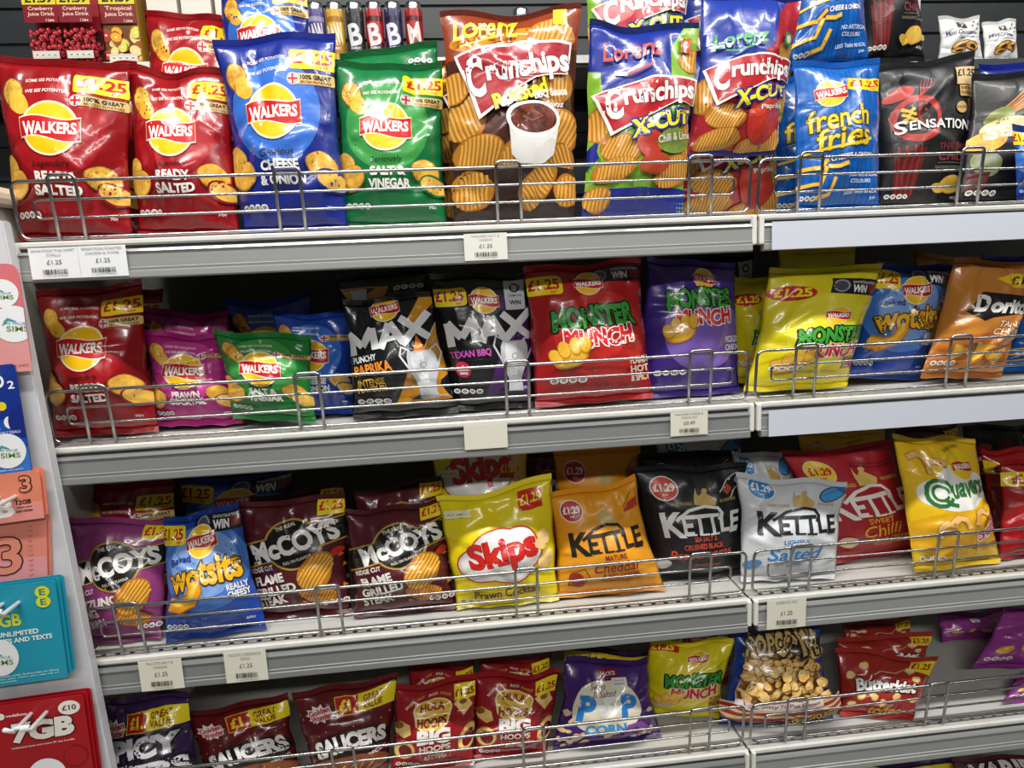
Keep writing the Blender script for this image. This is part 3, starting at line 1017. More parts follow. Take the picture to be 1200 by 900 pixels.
def d_max(kind):
    H = 1.38
    a = film(H, '#15161a', 'foil', '#101114')
    gold = {'pap': '#c98a1c', 'bbq': '#4a2166'}[kind]
    for k in range(2):
        a.poly([(0.66, 0.16), (1, 0.42), (1, 1.05), (0.84, 0.75), (0.60, 0.40)], gold)
        a.poly([(0.44, 0.12), (0.98, 0.12), (0.86, 0.52), (0.62, 0.52)], gold)
    a.poly([(0.72, 1.0), (1, 1.30), (1, 1.38), (0.86, 1.38), (0.66, 1.06)], gold)
    a.poly([(0.58, 0.14), (0.70, 0.14), (0.75, 0.26)], '#15161a')
    a.poly([(0.96, 0.16), (0.90, 0.32), (1, 0.42), (1, 0.3)], '#15161a' if kind == 'pap' else '#6a3a80')
    a.line([(0.60, 0.42), (0.84, 0.77), (1.0, 1.06)], 0.010, '#d8c89a' if kind == 'pap' else '#7d55a0')
    if kind == 'pap':
        ribbon_logo(a, 0.46, 1.27, 0.15, 0.12)
    else:
        price_pill(a, -0.02, 1.07, 0.34, 1.27, '£1.25', fg='#b01c58', r=0.05)
        ribbon_logo(a, 0.52, 1.12, 0.145)
        a.rect(0.74, 1.02, 0.96, 1.36, '#c9ccd0', 0.03)
        a.ell(0.85, 1.27, 0.06, 0.055, '#3a3d46', 0, 14)
        a.ell(0.85, 1.27, 0.04, 0.037, '#c9ccd0', 0, 5)
        a.text('WIN', 0.85, 1.10, 0.13, 0.05, '#22242c', 0.03)
        a.text('CHAMPIONS', 0.85, 1.18, 0.15, 0.025, '#4a4d58', 0.01)
    a.part = 'brand_logo'
    yb = 0.84 if kind == 'pap' else 0.69
    xm = 0.46 if kind == 'pap' else 0.54
    # the three broad letters, drawn as straight strokes
    def stroke(p, q, w):
        dx, dy = q[0] - p[0], q[1] - p[1]
        k = w / math.hypot(dx, dy) / 2
        a.poly([(p[0] - dy * k, p[1] + dx * k), (q[0] - dy * k, q[1] + dx * k), (q[0] + dy * k, q[1] - dx * k), (p[0] + dy * k, p[1] - dx * k)], '#e9e9ea')
    h = 0.25
    sl = 0.16 if kind == 'pap' else 0.10
    T = lambda x, y_: (xm + x, yb + y_ + sl * x)
    stroke(T(-.42, -.01), T(-.45, h), .085); stroke(T(-.45, h), T(-.31, .07), .085); stroke(T(-.31, .07), T(-.17, h), .085); stroke(T(-.17, h), T(-.16, 0), .085)
    stroke(T(-.10, -.01), T(.03, h), .085); stroke(T(.03, h), T(.16, -.01), .085); stroke(T(-.04, .075), T(.10, .075), .06)
    stroke(T(.15, h + .02), T(.45, -.02), .085); stroke(T(.47, h + .02), T(.14, -.03), .085)
    a.part = 'flavour_lettering'
    if kind == 'pap':
        a.text('PUNCHY', 0.17, 0.68, 0.26, 0.075, '#e9e9ea', 0.03, 0.12)
        a.text('PAPRIKA', 0.25, 0.565, 0.40, 0.12, '#f0902c', 0.04, 0.12)
        a.text('INTENSE', 0.22, 0.41, 0.28, 0.075, '#d9a83a', 0.03, 0.08)
        a.text('FLAVOUR!', 0.22, 0.33, 0.30, 0.07, '#d9a83a', 0.03, 0.08)
    else:
        a.text('TEXAN BBQ', 0.31, 0.56, 0.44, 0.085, '#c050a8', 0.035, 0.04)
        a.ell(0.20, 0.40, 0.085, 0.085, '#d2234c', 0, 20)
        a.poly([(0.13, 0.39), (0.20, 0.45), (0.27, 0.39)], '#f0e6e6')
        a.rect(0.155, 0.35, 0.245, 0.375, '#f0e6e6')
    a.part = 'trophy_picture'
    cx, cy = (0.77, 0.16) if kind == 'pap' else (0.79, 0.12)
    for s in (-1, 1):
        a.line([(cx + s * .10, cy + .56), (cx + s * .19, cy + .62), (cx + s * .22, cy + .52), (cx + s * .14, cy + .36), (cx + s * .12, cy + .30)], 0.022, '#dcdcde')
    if kind == 'pap':
        a.poly([(cx - .06, cy + .55), (cx + .07, cy + .55), (cx + .03, cy + .66), (cx - .01, cy + .74)], '#e8802c')
    a.poly([(cx - .13, cy + .56), (cx + .13, cy + .56), (cx + .15, cy + .50), (cx + .15, cy + .36), (cx + .08, cy + .16), (cx + .09, cy + .02), (cx - .09, cy + .02), (cx - .08, cy + .16), (cx - .15, cy + .36), (cx - .15, cy + .50)], '#c9ccd2')
    a.poly([(cx - .10, cy + .54), (cx + .02, cy + .54), (cx + .03, cy + .2), (cx - .04, cy + .2), (cx - .11, cy + .36)], '#e6e7ea')
    a.ell(cx, cy + .40, .035, .035, '#8d919c', 0, 14)
    a.ell(cx, cy + .40, .026, .026, '#e6e7ea', 0, 14)
    a.part = 'front_print'
    badge_row(a, 0.06, 0.17, 0.34)
    a.text('70g', 0.90, 0.17, 0.10, 0.04, '#c9ccd2', 0.02)
    return a


def film_banner(a, x0, y0, x1, y1, rot=0.0):
    """black competition banner"""
    a.part = 'prize_banner'
    a.rect(x0, y0, x1, y1, '#15151a', rot, 0.01)
    w, h = x1 - x0, y1 - y0
    a.ell(x0 + w * .20, y0 + h * .5 + rot * -w * .3, h * .42, h * .42, '#9a9ea8', 0, 18)
    a.ell(x0 + w * .20, y0 + h * .5 + rot * -w * .3, h * .32, h * .32, '#4a4e5a', 0, 18)
    a.text('GHOSTBUSTERS', x0 + w * .68, y0 + h * .76 + rot * w * .18, w * .52, h * .15, '#d8d8da', 0.02, rot)
    a.text('WIN', x0 + w * .58, y0 + h * .36 + rot * w * .08, w * .32, h * .48, '#f4f4f4', 0.045, rot)
    a.rect(x0 + w * .77, y0 + h * .12, x0 + w * .98, y0 + h * .60, '#7c1c22', rot)
    a.part = 'front_print'


def d_monster(base, mid, lines, linec, price, logo=(0.52, 1.18), tx=0.53, foot=(0.30, 0.46), banner=None, fx=(0.78, 0.60), my=0.84):
    H = 1.36
    a = film(H, base, 'foil')
    a.ell(0.58, 0.66, 0.40, 0.44, mid, 0, 40)
    if price == 'pill':
        price_pill(a, -0.02, 1.10, 0.30, 1.28, r=0.05)
    elif price == 'red':
        a.part = 'price_flash'
        a.ell(0.20, 1.10, 0.20, 0.10, '#c5201f', 0.04, 30)
        a.text('£1.25', 0.21, 1.105, 0.30, 0.12, '#f7e22c', 0.04, 0.04)
    elif price == 'strip':
        a.part = 'price_flash'
        a.rect(-0.02, 1.27, 0.36, 1.40, '#c5201f', 0.04, 0.03)
        a.text('£1.25', 0.16, 1.33, 0.28, 0.09, '#f7e22c', 0.04, 0.04)
    a.part = 'front_print'
    if banner:
        film_banner(a, *banner)
    ribbon_logo(a, logo[0], logo[1], 0.115)
    a.part = 'brand_logo'
    a.text('MONSTER', tx, my, 0.72, 0.20, '#3fa03a', 0.05, 0.06, 0.0, 0.02, out='#10240f', ow=0.016, shadow=(0.012, -0.012), jig=0.012)
    a.text('MUNCH', tx + 0.02, my - 0.165, 0.58, 0.17, '#d3222a', 0.05, 0.04, 0.0, -0.02, out='#f2efe8', ow=0.010, shadow=(0.010, -0.010), jig=-0.010)
    a.part = 'flavour_lettering'
    for i, s in enumerate(lines):
        a.text(s, fx[0] + 0.08, fx[1] - 0.25 - 0.085 * i, 0.18, 0.068, linec, 0.035, 0.04)
    a.part = 'snack_picture'
    x, y_ = foot
    for q, (dx, dy, rx, ry, ro) in enumerate(((0, -0.02, .15, .085, .35), (-.12, .0, .055, .075, .4), (-.05, .06, .05, .085, .1), (.04, .09, .05, .085, 0), (.12, .10, .05, .08, -.1))):
        a.ell(x + dx, y_ + dy, rx, ry, '#c98a14', ro, 20)
        a.ell(x + dx, y_ + dy + .006, rx * .88, ry * .88, '#f2b92a', ro, 20, 'crisp')
    a.part = 'front_print'
    badge_row(a, 0.12, 0.22, 0.30)
    a.text('72g', 0.88, 0.22, 0.09, 0.04, '#d8d4cc', 0.02)
    return a


def d_wotsits(tilt=0.0):
    H = 1.42
    a = film(H, '#1d4aa6', 'foil', '#16388a')
    a.ell(0.5, 0.82, 0.52, 0.52, '#3f78cc', 0, 40)
    a.ell(0.5, 0.86, 0.40, 0.40, '#7fa4e0', 0, 40)
    a.rect(0, 0, 1, 0.16, '#1a3fa0')
    price_pill(a, -0.04, 1.15, 0.30, 1.36, '£1.25', r=0.05)
    film_banner(a, 0.42, 1.22, 1.0, 1.42, -0.05)
    ribbon_logo(a, 0.50, 1.10, 0.17, 0.10)
    a.part = 'brand_logo'
    a.text('Baked', 0.24, 0.93, 0.26, 0.07, '#22307a', 0.02, 0.16, 0, 0.02)
    a.text('wotsits', 0.50, 0.755, 0.84, 0.27, '#f5b81f', 0.035, 0.10, 0.0, 0.03, out='#4a2a12', ow=0.015, grow=0.05, jig=0.012)
    a.part = 'flavour_lettering'
    a.text('REALLY', 0.84, 0.53, 0.22, 0.065, '#f2efe8', 0.035, 0.03)
    a.text('CHEESY', 0.84, 0.455, 0.22, 0.065, '#f2efe8', 0.035, 0.03)
    a.part = 'snack_picture'
    pts = [(0.08, 0.44), (0.20, 0.41), (0.33, 0.46), (0.40, 0.57), (0.38, 0.63)]
    a.line(pts, 0.16, '#c07812')
    a.line(pts, 0.125, '#f0a61e')
    a.line([(x, y_ + .02) for x, y_ in pts], 0.05, '#fbcb4a')
    a.part = 'front_print'
    badge_row(a, 0.03, 0.14, 0.24)
    a.text('60g', 0.88, 0.12, 0.09, 0.04, '#d8d4e4', 0.02)
    return a


def d_tortilla():
    H = 1.22
    a = film(H, '#c67f34', 'foil', '#b06a26')
    a.poly([(0.0, 0.10), (0.9, 0.10), (0.95, 0.40), (0.5, 0.46), (0.05, 0.40)], '#bd6a22')
    a.part = 'price_flash'
    a.poly([(0.46, 1.06), (0.62, 0.96), (1, 0.96), (1, 1.13), (0.6, 1.13)], '#f3c91e')
    a.text('£1.25', 0.78, 1.045, 0.34, 0.10, '#1a1614', 0.04)
    a.part = 'brand_logo'
    a.poly([(0.16, 0.68), (0.30, 0.90), (1.0, 0.86), (1.0, 0.70), (0.46, 0.62), (0.36, 0.58)], '#1a1614')
    a.text('D', 0.32, 0.77, 0.17, 0.19, '#efece6', 0.05, -0.03, 0.1)
    a.text('oritos', 0.70, 0.745, 0.56, 0.16, '#efece6', 0.05, -0.02, 0.1)
    a.part = 'flavour_lettering'
    a.text('TANGY', 0.74, 0.55, 0.34, 0.07, '#f2dcc0', 0.02, -0.04, out='#8a4516', ow=0.006)
    a.text('CHEESE', 0.74, 0.465, 0.40, 0.07, '#f2dcc0', 0.02, -0.04, out='#8a4516', ow=0.006)
    a.rect(0.52, 0.405, 0.96, 0.42, '#e8a07a', -0.04)
    a.part = 'crisp_picture'
    for (x, y_, r, ro) in ((0.48, 0.27, .17, .3), (0.70, 0.20, .16, .9), (0.25, .24, .14, .1)):
        a.poly([(x + r * math.cos(ro + k * 2.094), y_ + r * .8 * math.sin(ro + k * 2.094)) for k in range(3)], '#dc9a2e', 'crisp')
    a.part = 'front_print'
    badge_row(a, 0.04, 0.12, 0.24)
    return a


def d_mccoy(base, l, tail, H=1.32):
    a = film(H, base, 'foil')
    for k in range(14):
        x, y_ = (k * 0.377) % 1, 0.08 + (k * 0.271) % 1.1
        a.rect(x, y_, x + 0.03, y_ + 0.007, '#8a4a6a' if base != '#5a1f26' else '#7a3a36', 0.8 + k)
    a.part = 'brand_logo'
    g, bk = '#b8923f', '#15140f'
    up = lambda x: 0.86 + 0.26 * (x - 0.5)
    a.poly([(0, up(0) + .13), (1, up(1) + .13), (1, up(1) - .135), (0, up(0) - .135)], g)
    a.ell(0.52, 0.85, 0.275, 0.275, g, 0, 40)
    a.poly([(0, up(0) + .112), (1, up(1) + .112), (1, up(1) - .117), (0, up(0) - .117)], bk)
    a.ell(0.52, 0.85, 0.252, 0.252, bk, 0, 40)
    a.text('McCOYS', 0.53, 0.865, 0.84, 0.225, '#f1eee8', 0.045, 0.27, 0.0)
    a.line([(0.33, 0.745), (0.43, 0.775)], 0.018, '#f1eee8')
    a.text("'", 0.83, 1.05, 0.03, 0.06, '#f1eee8', 0.03, 0.2)
    a.text('THE REAL', 0.46, 1.045, 0.20, 0.042, '#e8e2d4', 0.02, 0.27)
    a.text('FULL ON FLAVOUR', 0.56, 0.685, 0.28, 0.032, '#e8e2d4', 0.02, 0.27)
    price = 'price_flash'
    a.part = price
    a.rect(0.75, 1.16, 1.0, 1.36, '#f6de1e', 0.04)
    a.text('£1.25', 0.875, 1.255, 0.22, 0.10, '#d02818', 0.04, 0.04)
    a.part = 'flavour_lettering'
    a.text('RIDGE CUT', 0.19, 0.555, 0.26, 0.055, '#ece6da', 0.03, 0.20)
    for i, s in enumerate(l):
        a.text(s, 0.14 + 0.024 * len(s), 0.445 - 0.12 * i, 0.062 * len(s), 0.10, '#ece6da', 0.045, 0.20)
    a.part = 'crisp_picture'
    ridged(a, 0.72, 0.25, 0.19, 0.10, -0.25, 5, '#b9691a', '#dd9c34')
    ridged(a, 0.72, 0.50, 0.15, 0.24, -0.50, 3, '#c07a1e', '#efb846')
    if tail:
        for (x, y_) in ((0.93, 0.64), (0.95, 0.30), (0.97, 0.52), (0.55, 0.16)):
            a.poly([(x, y_), (x + .05, y_ + .015), (x + .01, y_ + .05)], '#d9762a')
        a.ell(0.92, 0.70, 0.06, 0.04, '#c22a1c', 0.4, 14)
    a.part = 'front_print'
    badge_row(a, 0.74, 0.13, 0.26)
    return a


def d_puff(H=1.22, dy=0.0):
    """yellow prawn cocktail bag, red script in a white cloud"""
    a = film(H, '#f2dc1a', 'foil', '#f4e23a')
    for k in range(26):
        a.ell((k * 0.618) % 1, 0.15 + (k * 0.271) % 0.95, 0.006, 0.006, '#fbf3a0', 0, 8)
    a.part = 'brand_logo'
    y0 = 0.56 + dy
    blobs = [(0.26, y0 - .07, .17, .17), (0.46, y0 + .06, .24, .20), (0.64, y0 + .08, .17, .16), (0.55, y0 - .14, .22, .14), (0.72, y0 - .01, .12, .15), (0.36, y0 - .14, .16, .10)]
    for b in blobs:
        a.ell(b[0], b[1], b[2] + .014, b[3] + .014, '#c5221f', 0, 30)
    for b in blobs:
        a.ell(*b, '#d5d6d2', 0, 30)
    for b in blobs:
        a.ell(b[0] + .01, b[1] + .01, b[2] * .9, b[3] * .88, '#eceae6', 0, 30)
    a.text('Skips', 0.50, y0 + .01, 0.62, 0.34, '#d9281f', 0.035, 0.12, 0.0, 0.0, out='#a5161a', ow=0.006)
    a.part = 'price_flash'
    a.rect(0.69, 0.98, 0.90, 1.16, '#d22a1e')
    a.text('£1.25', 0.795, 1.075, 0.19, 0.09, '#f7e22c', 0.035)
    a.part = 'flavour_lettering'
    a.text('Prawn Cocktail', 0.50, 0.145, 0.62, 0.09, '#5a2a1c', 0.02, 0.03)
    a.text('Light & melty', 0.50, 0.21, 0.26, 0.035, '#5a2a1c', 0.01)
    a.part = 'snack_picture'
    for (x, y_, r) in ((0.88, 0.66, .06), (0.84, 0.60, .05), (0.90, 0.47, .06), (0.86, .42, .05)):
        a.ell(x, y_ + dy, r, r * 1.1, '#efc98e', 0.4, 16, 'corn', 0.08, int(r * 100))
    a.part = 'front_print'
    a.rect(0.04, 1.02, 0.26, 1.10, '#f3efce', 0.06)
    a.text('LIGHT & MELTY', 0.15, 1.06, 0.18, 0.022, '#7a6a2a', 0.01, 0.06)
    badge_row(a, 0.04, 0.06, 0.30, 4, '#e8e2b0')
    return a


def d_hand(base, ink, spot, spotfg, l, lc, pic, H=1.22, gloss='satin', price='£1.29'):
    """hand cooked chips: tall capitals under a sweeping arm"""
    a = film(H, base, gloss)
    a.part = 'price_flash'
    a.ell(0.21, 1.02, 0.125, 0.125, '#f3efe8' if spot != '#f5d22a' else '#f3e08a', 0, 32)
    a.ell(0.21, 1.02, 0.115, 0.115, spot, 0, 32)
    a.text(price, 0.21, 1.03, 0.19, 0.085, spotfg, 0.04)
    a.text('RRP', 0.21, 0.955, 0.05, 0.022, spotfg, 0.02)
    a.part = 'ingredient_picture'
    if pic == 'pepper':
        for dx, c in ((0, '#d9d4cc'), (0.008, '#1d1d20')):
            a.line([(0.78, 0.93), (0.86, 1.04), (0.95, 1.10)], 0.15 - 3 * dx, c)
        a.line([(0.78, 0.96), (0.84, 1.02)], 0.09, '#c04a34')
        a.ell(0.95, 1.09, 0.06, 0.05, '#d9d4cc', 0.7, 16)
        a.ell(0.95, 1.09, 0.045, 0.036, '#1d1d20', 0.7, 16)
    elif pic == 'salt':
        a.ell(0.86, 0.99, 0.15, 0.085, '#1b3f6a', 0.55, 24)
        a.ell(0.86, 0.99, 0.135, 0.072, '#4aa0dc', 0.55, 24)
        a.ell(0.95, 1.08, 0.04, 0.06, '#2a6aa8', 0.5, 14)
        a.line([(0.76, 0.95), (0.86, 1.02), (0.93, 1.06)], 0.006, '#1b3f6a')
    elif pic == 'cheese':
        a.line([(0.80, 1.0), (0.88, 1.10), (0.96, 1.14), (0.97, 0.95), (0.80, 0.93), (0.80, 1.0)], 0.008, '#3a1a12')
        a.poly([(0.79, 0.93), (0.98, 0.96), (0.96, 1.05), (0.84, 1.02)], '#c8402a', 'tomato')
    else:
        a.line([(0.50, 1.08), (0.62, 1.04), (0.80, 1.02), (0.90, 1.05)], 0.045, '#5a0f1a')
        a.line([(0.51, 1.08), (0.62, 1.04), (0.80, 1.02), (0.89, 1.05)], 0.032, '#a81f30')
        a.line([(0.95, 1.16), (0.985, 1.0), (0.96, 0.84)], 0.040, '#5a0f1a')
        a.line([(0.95, 1.15), (0.985, 1.0), (0.96, 0.85)], 0.028, '#a81f30')
        a.ell(0.90, 0.42, 0.04, 0.035, '#6a0f18', 0.4, 14)
        a.ell(0.94, 0.34, 0.04, 0.03, '#6a0f18', 0.2, 14)
    a.part = 'brand_logo'
    gold = '#c9a95c' if base != '#b01f2e' else '#e8c86a'
    # little kneeling cook above the lettering
    a.poly([(0.47, 0.83), (0.66, 0.82), (0.68, 0.88), (0.60, 0.95), (0.56, 0.98), (0.52, 0.93), (0.50, 0.95), (0.49, 1.02), (0.47, 0.92)], gold)
    a.ell(0.575, 0.985, 0.028, 0.028, gold, 0, 12)
    a.text('HAND COOKED', 0.34, 0.845, 0.20, 0.034, gold, 0.015, 0.02)
    a.text('IN NORFOLK', 0.80, 0.865, 0.18, 0.034, gold, 0.015, 0.02)
    a.text('ETTLE', 0.62, 0.63, 0.60, 0.21, ink, 0.03, 0.03)
    a.text('K', 0.24, 0.63, 0.21, 0.27, ink, 0.035, 0.02)
    a.line([(0.27, 0.67), (0.40, 0.775), (0.56, 0.815), (0.68, 0.795), (0.725, 0.73), (0.70, 0.66)], 0.032, ink)
    for x, w in ((0.40, .10), (0.53, .1), (0.64, .1), (0.86, .1)):
        a.rect(x - w / 2, 0.514, x + w / 2, 0.534, ink, 0.03)
    a.part = 'flavour_lettering'
    for (s, x, y_, w, h, ro) in l:
        script = s in ('Peppercorns', 'Cheddar', 'Salted', 'Chilli')
        a.text(s, x, y_, w, h, lc, 0.012 if script else 0.02, ro, 0.25 if script else 0)
    a.part = 'front_print'
    a.text('POTATO CHIPS', 0.56, 0.15, 0.28, 0.03, lc, 0.01)
    if pic == 'cheese':
        a.line([(0.10, 0.12), (0.16, 0.28), (0.26, 0.33), (0.30, 0.22), (0.22, 0.10), (0.10, 0.12)], 0.010, '#3a1a12')
        a.ell(0.18, 0.20, 0.07, 0.09, '#8c2418', 0.3, 16, 'tomato')
    elif pic == 'chilli':
        a.ell(0.20, 0.20, 0.09, 0.07, '#d8cdc4', 0.1, 16, 'pop')
    else:
        a.ell(0.10, 0.16, 0.09, 0.05, '#d8d8d8' if pic == 'pepper' else '#4a86b8', 0.3, 16)
    return a


def d_quaver():
    H = 1.34
    a = film(H, '#f3c61c', 'foil', '#f5d23a')
    a.ell(0.5, 0.35, 0.6, 0.25, '#e8b01a', 0, 30)
    a.part = 'brand_logo'
    for b in ((0.30, .80, .22, .15), (0.55, .92, .22, .17), (0.78, .84, .20, .16), (0.5, .72, .30, .12), (.62, .98, .14, .1)):
        a.ell(*b, '#f4f1ea', 0, 30)
    a.ell(0.66, 1.08, 0.155, 0.16, '#f7d21c', 0, 28)
    ribbon_logo(a, 0.66, 1.06, 0.12, 0.05, '#f7d21c', '#f7d21c')
    a.part = 'brand_logo'
    for r0, w in ((0.135, .042), (0.075, .03)):
        a.line([(0.30 + r0 * math.cos(t * .45), .80 + r0 * math.sin(t * .45)) for t in range(0, 14)], w, '#2f7a3c')
    a.line([(0.32, .74), (.40, .68), (.47, .66)], 0.04, '#2f7a3c')
    a.text('uavers', 0.67, 0.825, 0.47, 0.15, '#2f7a3c', 0.03, 0.10, 0.1, jig=0.012)
    a.part = 'snack_picture'
    for (x, y_, ro) in ((0.30, .42, .6), (.46, .47, -.3), (.72, .52, .4), (.86, .44, 1.0), (.2, 1.15, -.5), (.34, 1.08, .4)):
        c, s = math.cos(ro), math.sin(ro)
        p = [(-.11, -.04), (-.04, .05), (.04, .05), (.11, -.03)]
        q = [(x + u_ * c - v_ * s, y_ + u_ * s + v_ * c) for u_, v_ in p]
        a.line(q, 0.075, '#c9802a')
        a.line(q, 0.058, '#f1c277')
    a.part = 'flavour_lettering'
    a.text('CHEESE', 0.80, 0.355, 0.36, 0.09, '#c5283a', 0.04, 0.42, out='#f4f1ea', ow=0.014)
    a.text('NO ARTIFICIAL COLOURS', 0.76, 0.20, 0.34, 0.035, '#3a3a1a', 0.02, 0.10)
    a.part = 'front_print'
    badge_row(a, 0.05, 0.10, 0.26)
    a.text('LIGHT CURLY', 0.60, 1.26, 0.24, 0.03, '#6a5a1a', 0.01, 0.15)
    return a


def d_promo(base='#a3181c', tabs=True):
    """red bag with a yellow price corner"""
    H = 1.35
    a = film(H, base, 'foil')
    a.part = 'price_flash'
    a.rect(-0.02, 1.02, 0.72, 1.24, '#f3d21c', -0.04, 0.02)
    a.text('£1.25', 0.35, 1.13, 0.50, 0.15, '#b31c1c', 0.04, -0.04)
    a.part = 'crisp_picture'
    crisp(a, 0.40, 0.42, 0.16, 0.12, 0.2, 3)
    crisp(a, 0.68, 0.36, 0.14, 0.11, 0.9, 4)
    a.part = 'brand_logo'
    a.ell(0.75, 0.72, 0.22, 0.16, '#f0ece6', 0.1, 26)
    a.ell(0.75, 0.72, 0.18, 0.12, '#a3181c', 0.1, 26)
    a.part = 'front_print'
    return a


def d_wonder(base, words, price_x=0.25, H=1.10):
    a = film(H, base, 'foil')
    for k in range(16):
        x, y_ = (k * 0.618) % 1, 0.45 + (k * 0.371) % 0.45
        a.rect(x, y_, x + 0.016, y_ + 0.016, '#d8a24a', k)
    a.part = 'brand_logo'
    # white starburst with red script
    cx, cy = (0.22, 0.84)
    pts = []
    for k in range(20):
        r = 0.15 if k % 2 == 0 else 0.095
        an = k * math.pi / 10 + 0.1
        pts.append((cx + r * math.cos(an), cy + r * 0.85 * math.sin(an)))
    a.add(pts + [(cx, cy)], [(k, (k + 1) % 20, 20) for k in range(20)], '#f0ece6')
    a.text('Golden', cx, cy + 0.03, 0.23, 0.075, '#c5202a', 0.04, 0.25, out='#f0ece6', ow=0.008)
    a.text('Wonder', cx + .02, cy - 0.045, 0.22, 0.075, '#c5202a', 0.04, 0.25, out='#f0ece6', ow=0.008)
    a.part = 'price_flash'
    x0 = price_x + 0.15
    a.rect(x0 - .008, 0.80, x0 + 0.232, 1.01, '#f0c41c', 0.08)
    a.rect(x0, 0.808, x0 + 0.225, 1.0, '#b31a1c', 0.08)
    a.text('£1.', x0 + .115, 0.905, 0.17, 0.13, '#f7e22c', 0.05, 0.08)
    a.rect(x0 + .225, 0.83, 1.0, 1.035, '#f3dc1c', 0.08)
    a.text('GREAT', x0 + .37, 0.97, 0.20, 0.07, '#8c1c1c', 0.03, 0.08)
    a.text('VALUE', x0 + .37, 0.885, 0.20, 0.07, '#8c1c1c', 0.03, 0.08)
    a.part = 'brand_logo'
    if len(words) == 1:
        a.ell(0.52, 0.40, 0.46, 0.21, '#1c100f', 0.16, 36)
        a.text(words[0], 0.53, 0.42, 0.82, 0.22, '#eeeae4', 0.055, 0.14, 0, 0.05)
        a.text('BARBECUE', 0.78, 0.25, 0.34, 0.055, '#eeeae4', 0.03, 0.30)
        a.ell(0.5, 0.12, 0.5, 0.16, '#8c4a22', 0, 26)
        for k in range(6):
            a.line([(0.1 + .12 * k, .04), (.2 + .12 * k, .16)], 0.02, '#d89a48')
    else:
        a.text(words[0], 0.50, 0.62, 0.84, 0.23, '#cfccd2', 0.06, 0.10, 0, 0.02, out='#18121c', ow=0.03)
        a.text(words[1], 0.54, 0.36, 0.84, 0.20, '#cfccd2', 0.06, 0.08, 0, 0.02, out='#18121c', ow=0.03)
        a.ell(0.6, 0.1, 0.14, 0.12, '#6a3a86', 0, 20)
        a.ell(0.85, 0.16, 0.16, 0.14, '#5a2a76', 0, 20)
        a.ell(0.3, 0.12, 0.14, 0.1, '#6a3a86', 0, 20)
    a.part = 'front_print'
    return a


def d_hoops():
    H = 1.32
    a = film(H, '#9c1a20', 'foil')
    a.part = 'snack_picture'
    def ring(x, y_, rx, ry, ro):
        a.ell(x, y_, rx, ry, '#c98a2e', ro, 24)
        a.ell(x, y_, rx * .92, ry * .92, '#f0c878', ro, 24, 'corn')
        a.ell(x + .01, y_ - .01, rx * .62, ry * .62, '#7a1418', ro, 20)
    ring(0.14, 0.36, .14, .15, .2)
    ring(0.92, 0.42, .11, .20, -.2)
    a.poly([(0.02, .62), (.14, .54), (.22, .60), (.20, .72), (.08, .78), (0, .74)], '#e9bd68', 'corn')
    a.ell(0.06, .72, .06, .05, '#8a5a1c', .4, 16)
    a.poly([(.72, .98), (.86, .80), (.96, .92), (.90, 1.04), (.80, 1.06)], '#e9bd68', 'corn')
    a.ell(.84, .99, .05, .035, '#8a5a1c', .2, 14)
    a.part = 'price_flash'
    a.rect(0.72, 1.06, 0.98, 1.27, '#f6de1e', 0.06)
    a.text('£1.25', 0.85, 1.15, 0.24, 0.10, '#a3201a', 0.04, 0.1)
    a.part = 'brand_logo'
    sh = lambda k, c: a.poly([(0.47 - .225 * k, 0.96), (0.47 + .225 * k, 0.96), (0.47 + .19 * k, 0.80 - .04 * k), (0.47 + .10 * k, 0.75 - .07 * k), (0.47 - .10 * k, 0.75 - .07 * k), (0.47 - .19 * k, 0.80 - .04 * k)], c)
    a.ell(0.47, 0.96, 0.235, 0.15, '#f4e3a0', 0, 32)
    sh(1.05, '#f4e3a0')
    a.ell(0.47, 0.955, 0.215, 0.135, '#d9ab2a', 0, 32)
    sh(0.95, '#e6bf4a')
    a.ell(0.47, 0.93, 0.16, 0.07, '#c08f1c', 0, 28)
    a.ell(0.47, 0.965, 0.19, 0.08, '#e6bf4a', 0, 28)
    a.text('HULA', 0.47, 0.985, 0.30, 0.105, '#8c1a1c', 0.045, 0, 0, 0.02)
    a.text('HOOPS', 0.47, 0.80, 0.36, 0.12, '#8c1a1c', 0.045, 0, 0, -0.02)
    a.part = 'flavour_lettering'
    a.text('BIGGER', 0.19, 1.08, 0.15, 0.035, '#e8dcc8', 0.03, 0.9)
    a.text('HOOP', 0.32, 1.17, 0.10, 0.033, '#d9a83a', 0.03, 0.4)
    a.text('BOLD', 0.47, 1.195, 0.11, 0.035, '#e8dcc8', 0.03, 0.0)
    a.text('FLAVOUR', 0.62, 1.165, 0.14, 0.033, '#d9a83a', 0.03, -0.4)
    a.text('BIG', 0.50, 0.535, 0.40, 0.20, '#f0ece6', 0.06, 0.03)
    a.text('HOOPS', 0.52, 0.375, 0.38, 0.085, '#e6d6c8', 0.04, 0.06)
    a.rect(0.34, 0.20, 0.72, 0.315, '#e0762a', 0.06)
    a.rect(0.348, 0.208, 0.712, 0.307, '#8c161c', 0.06)
    a.text('SALTED', 0.53, 0.235, 0.26, 0.05, '#e8dcc8', 0.035, 0.06)
    a.text('SLIGHTLY', 0.53, 0.28, 0.18, 0.025, '#e8dcc8', 0.02, 0.06)
    a.part = 'front_print'
    badge_row(a, 0.05, 0.09, 0.3)
    return a


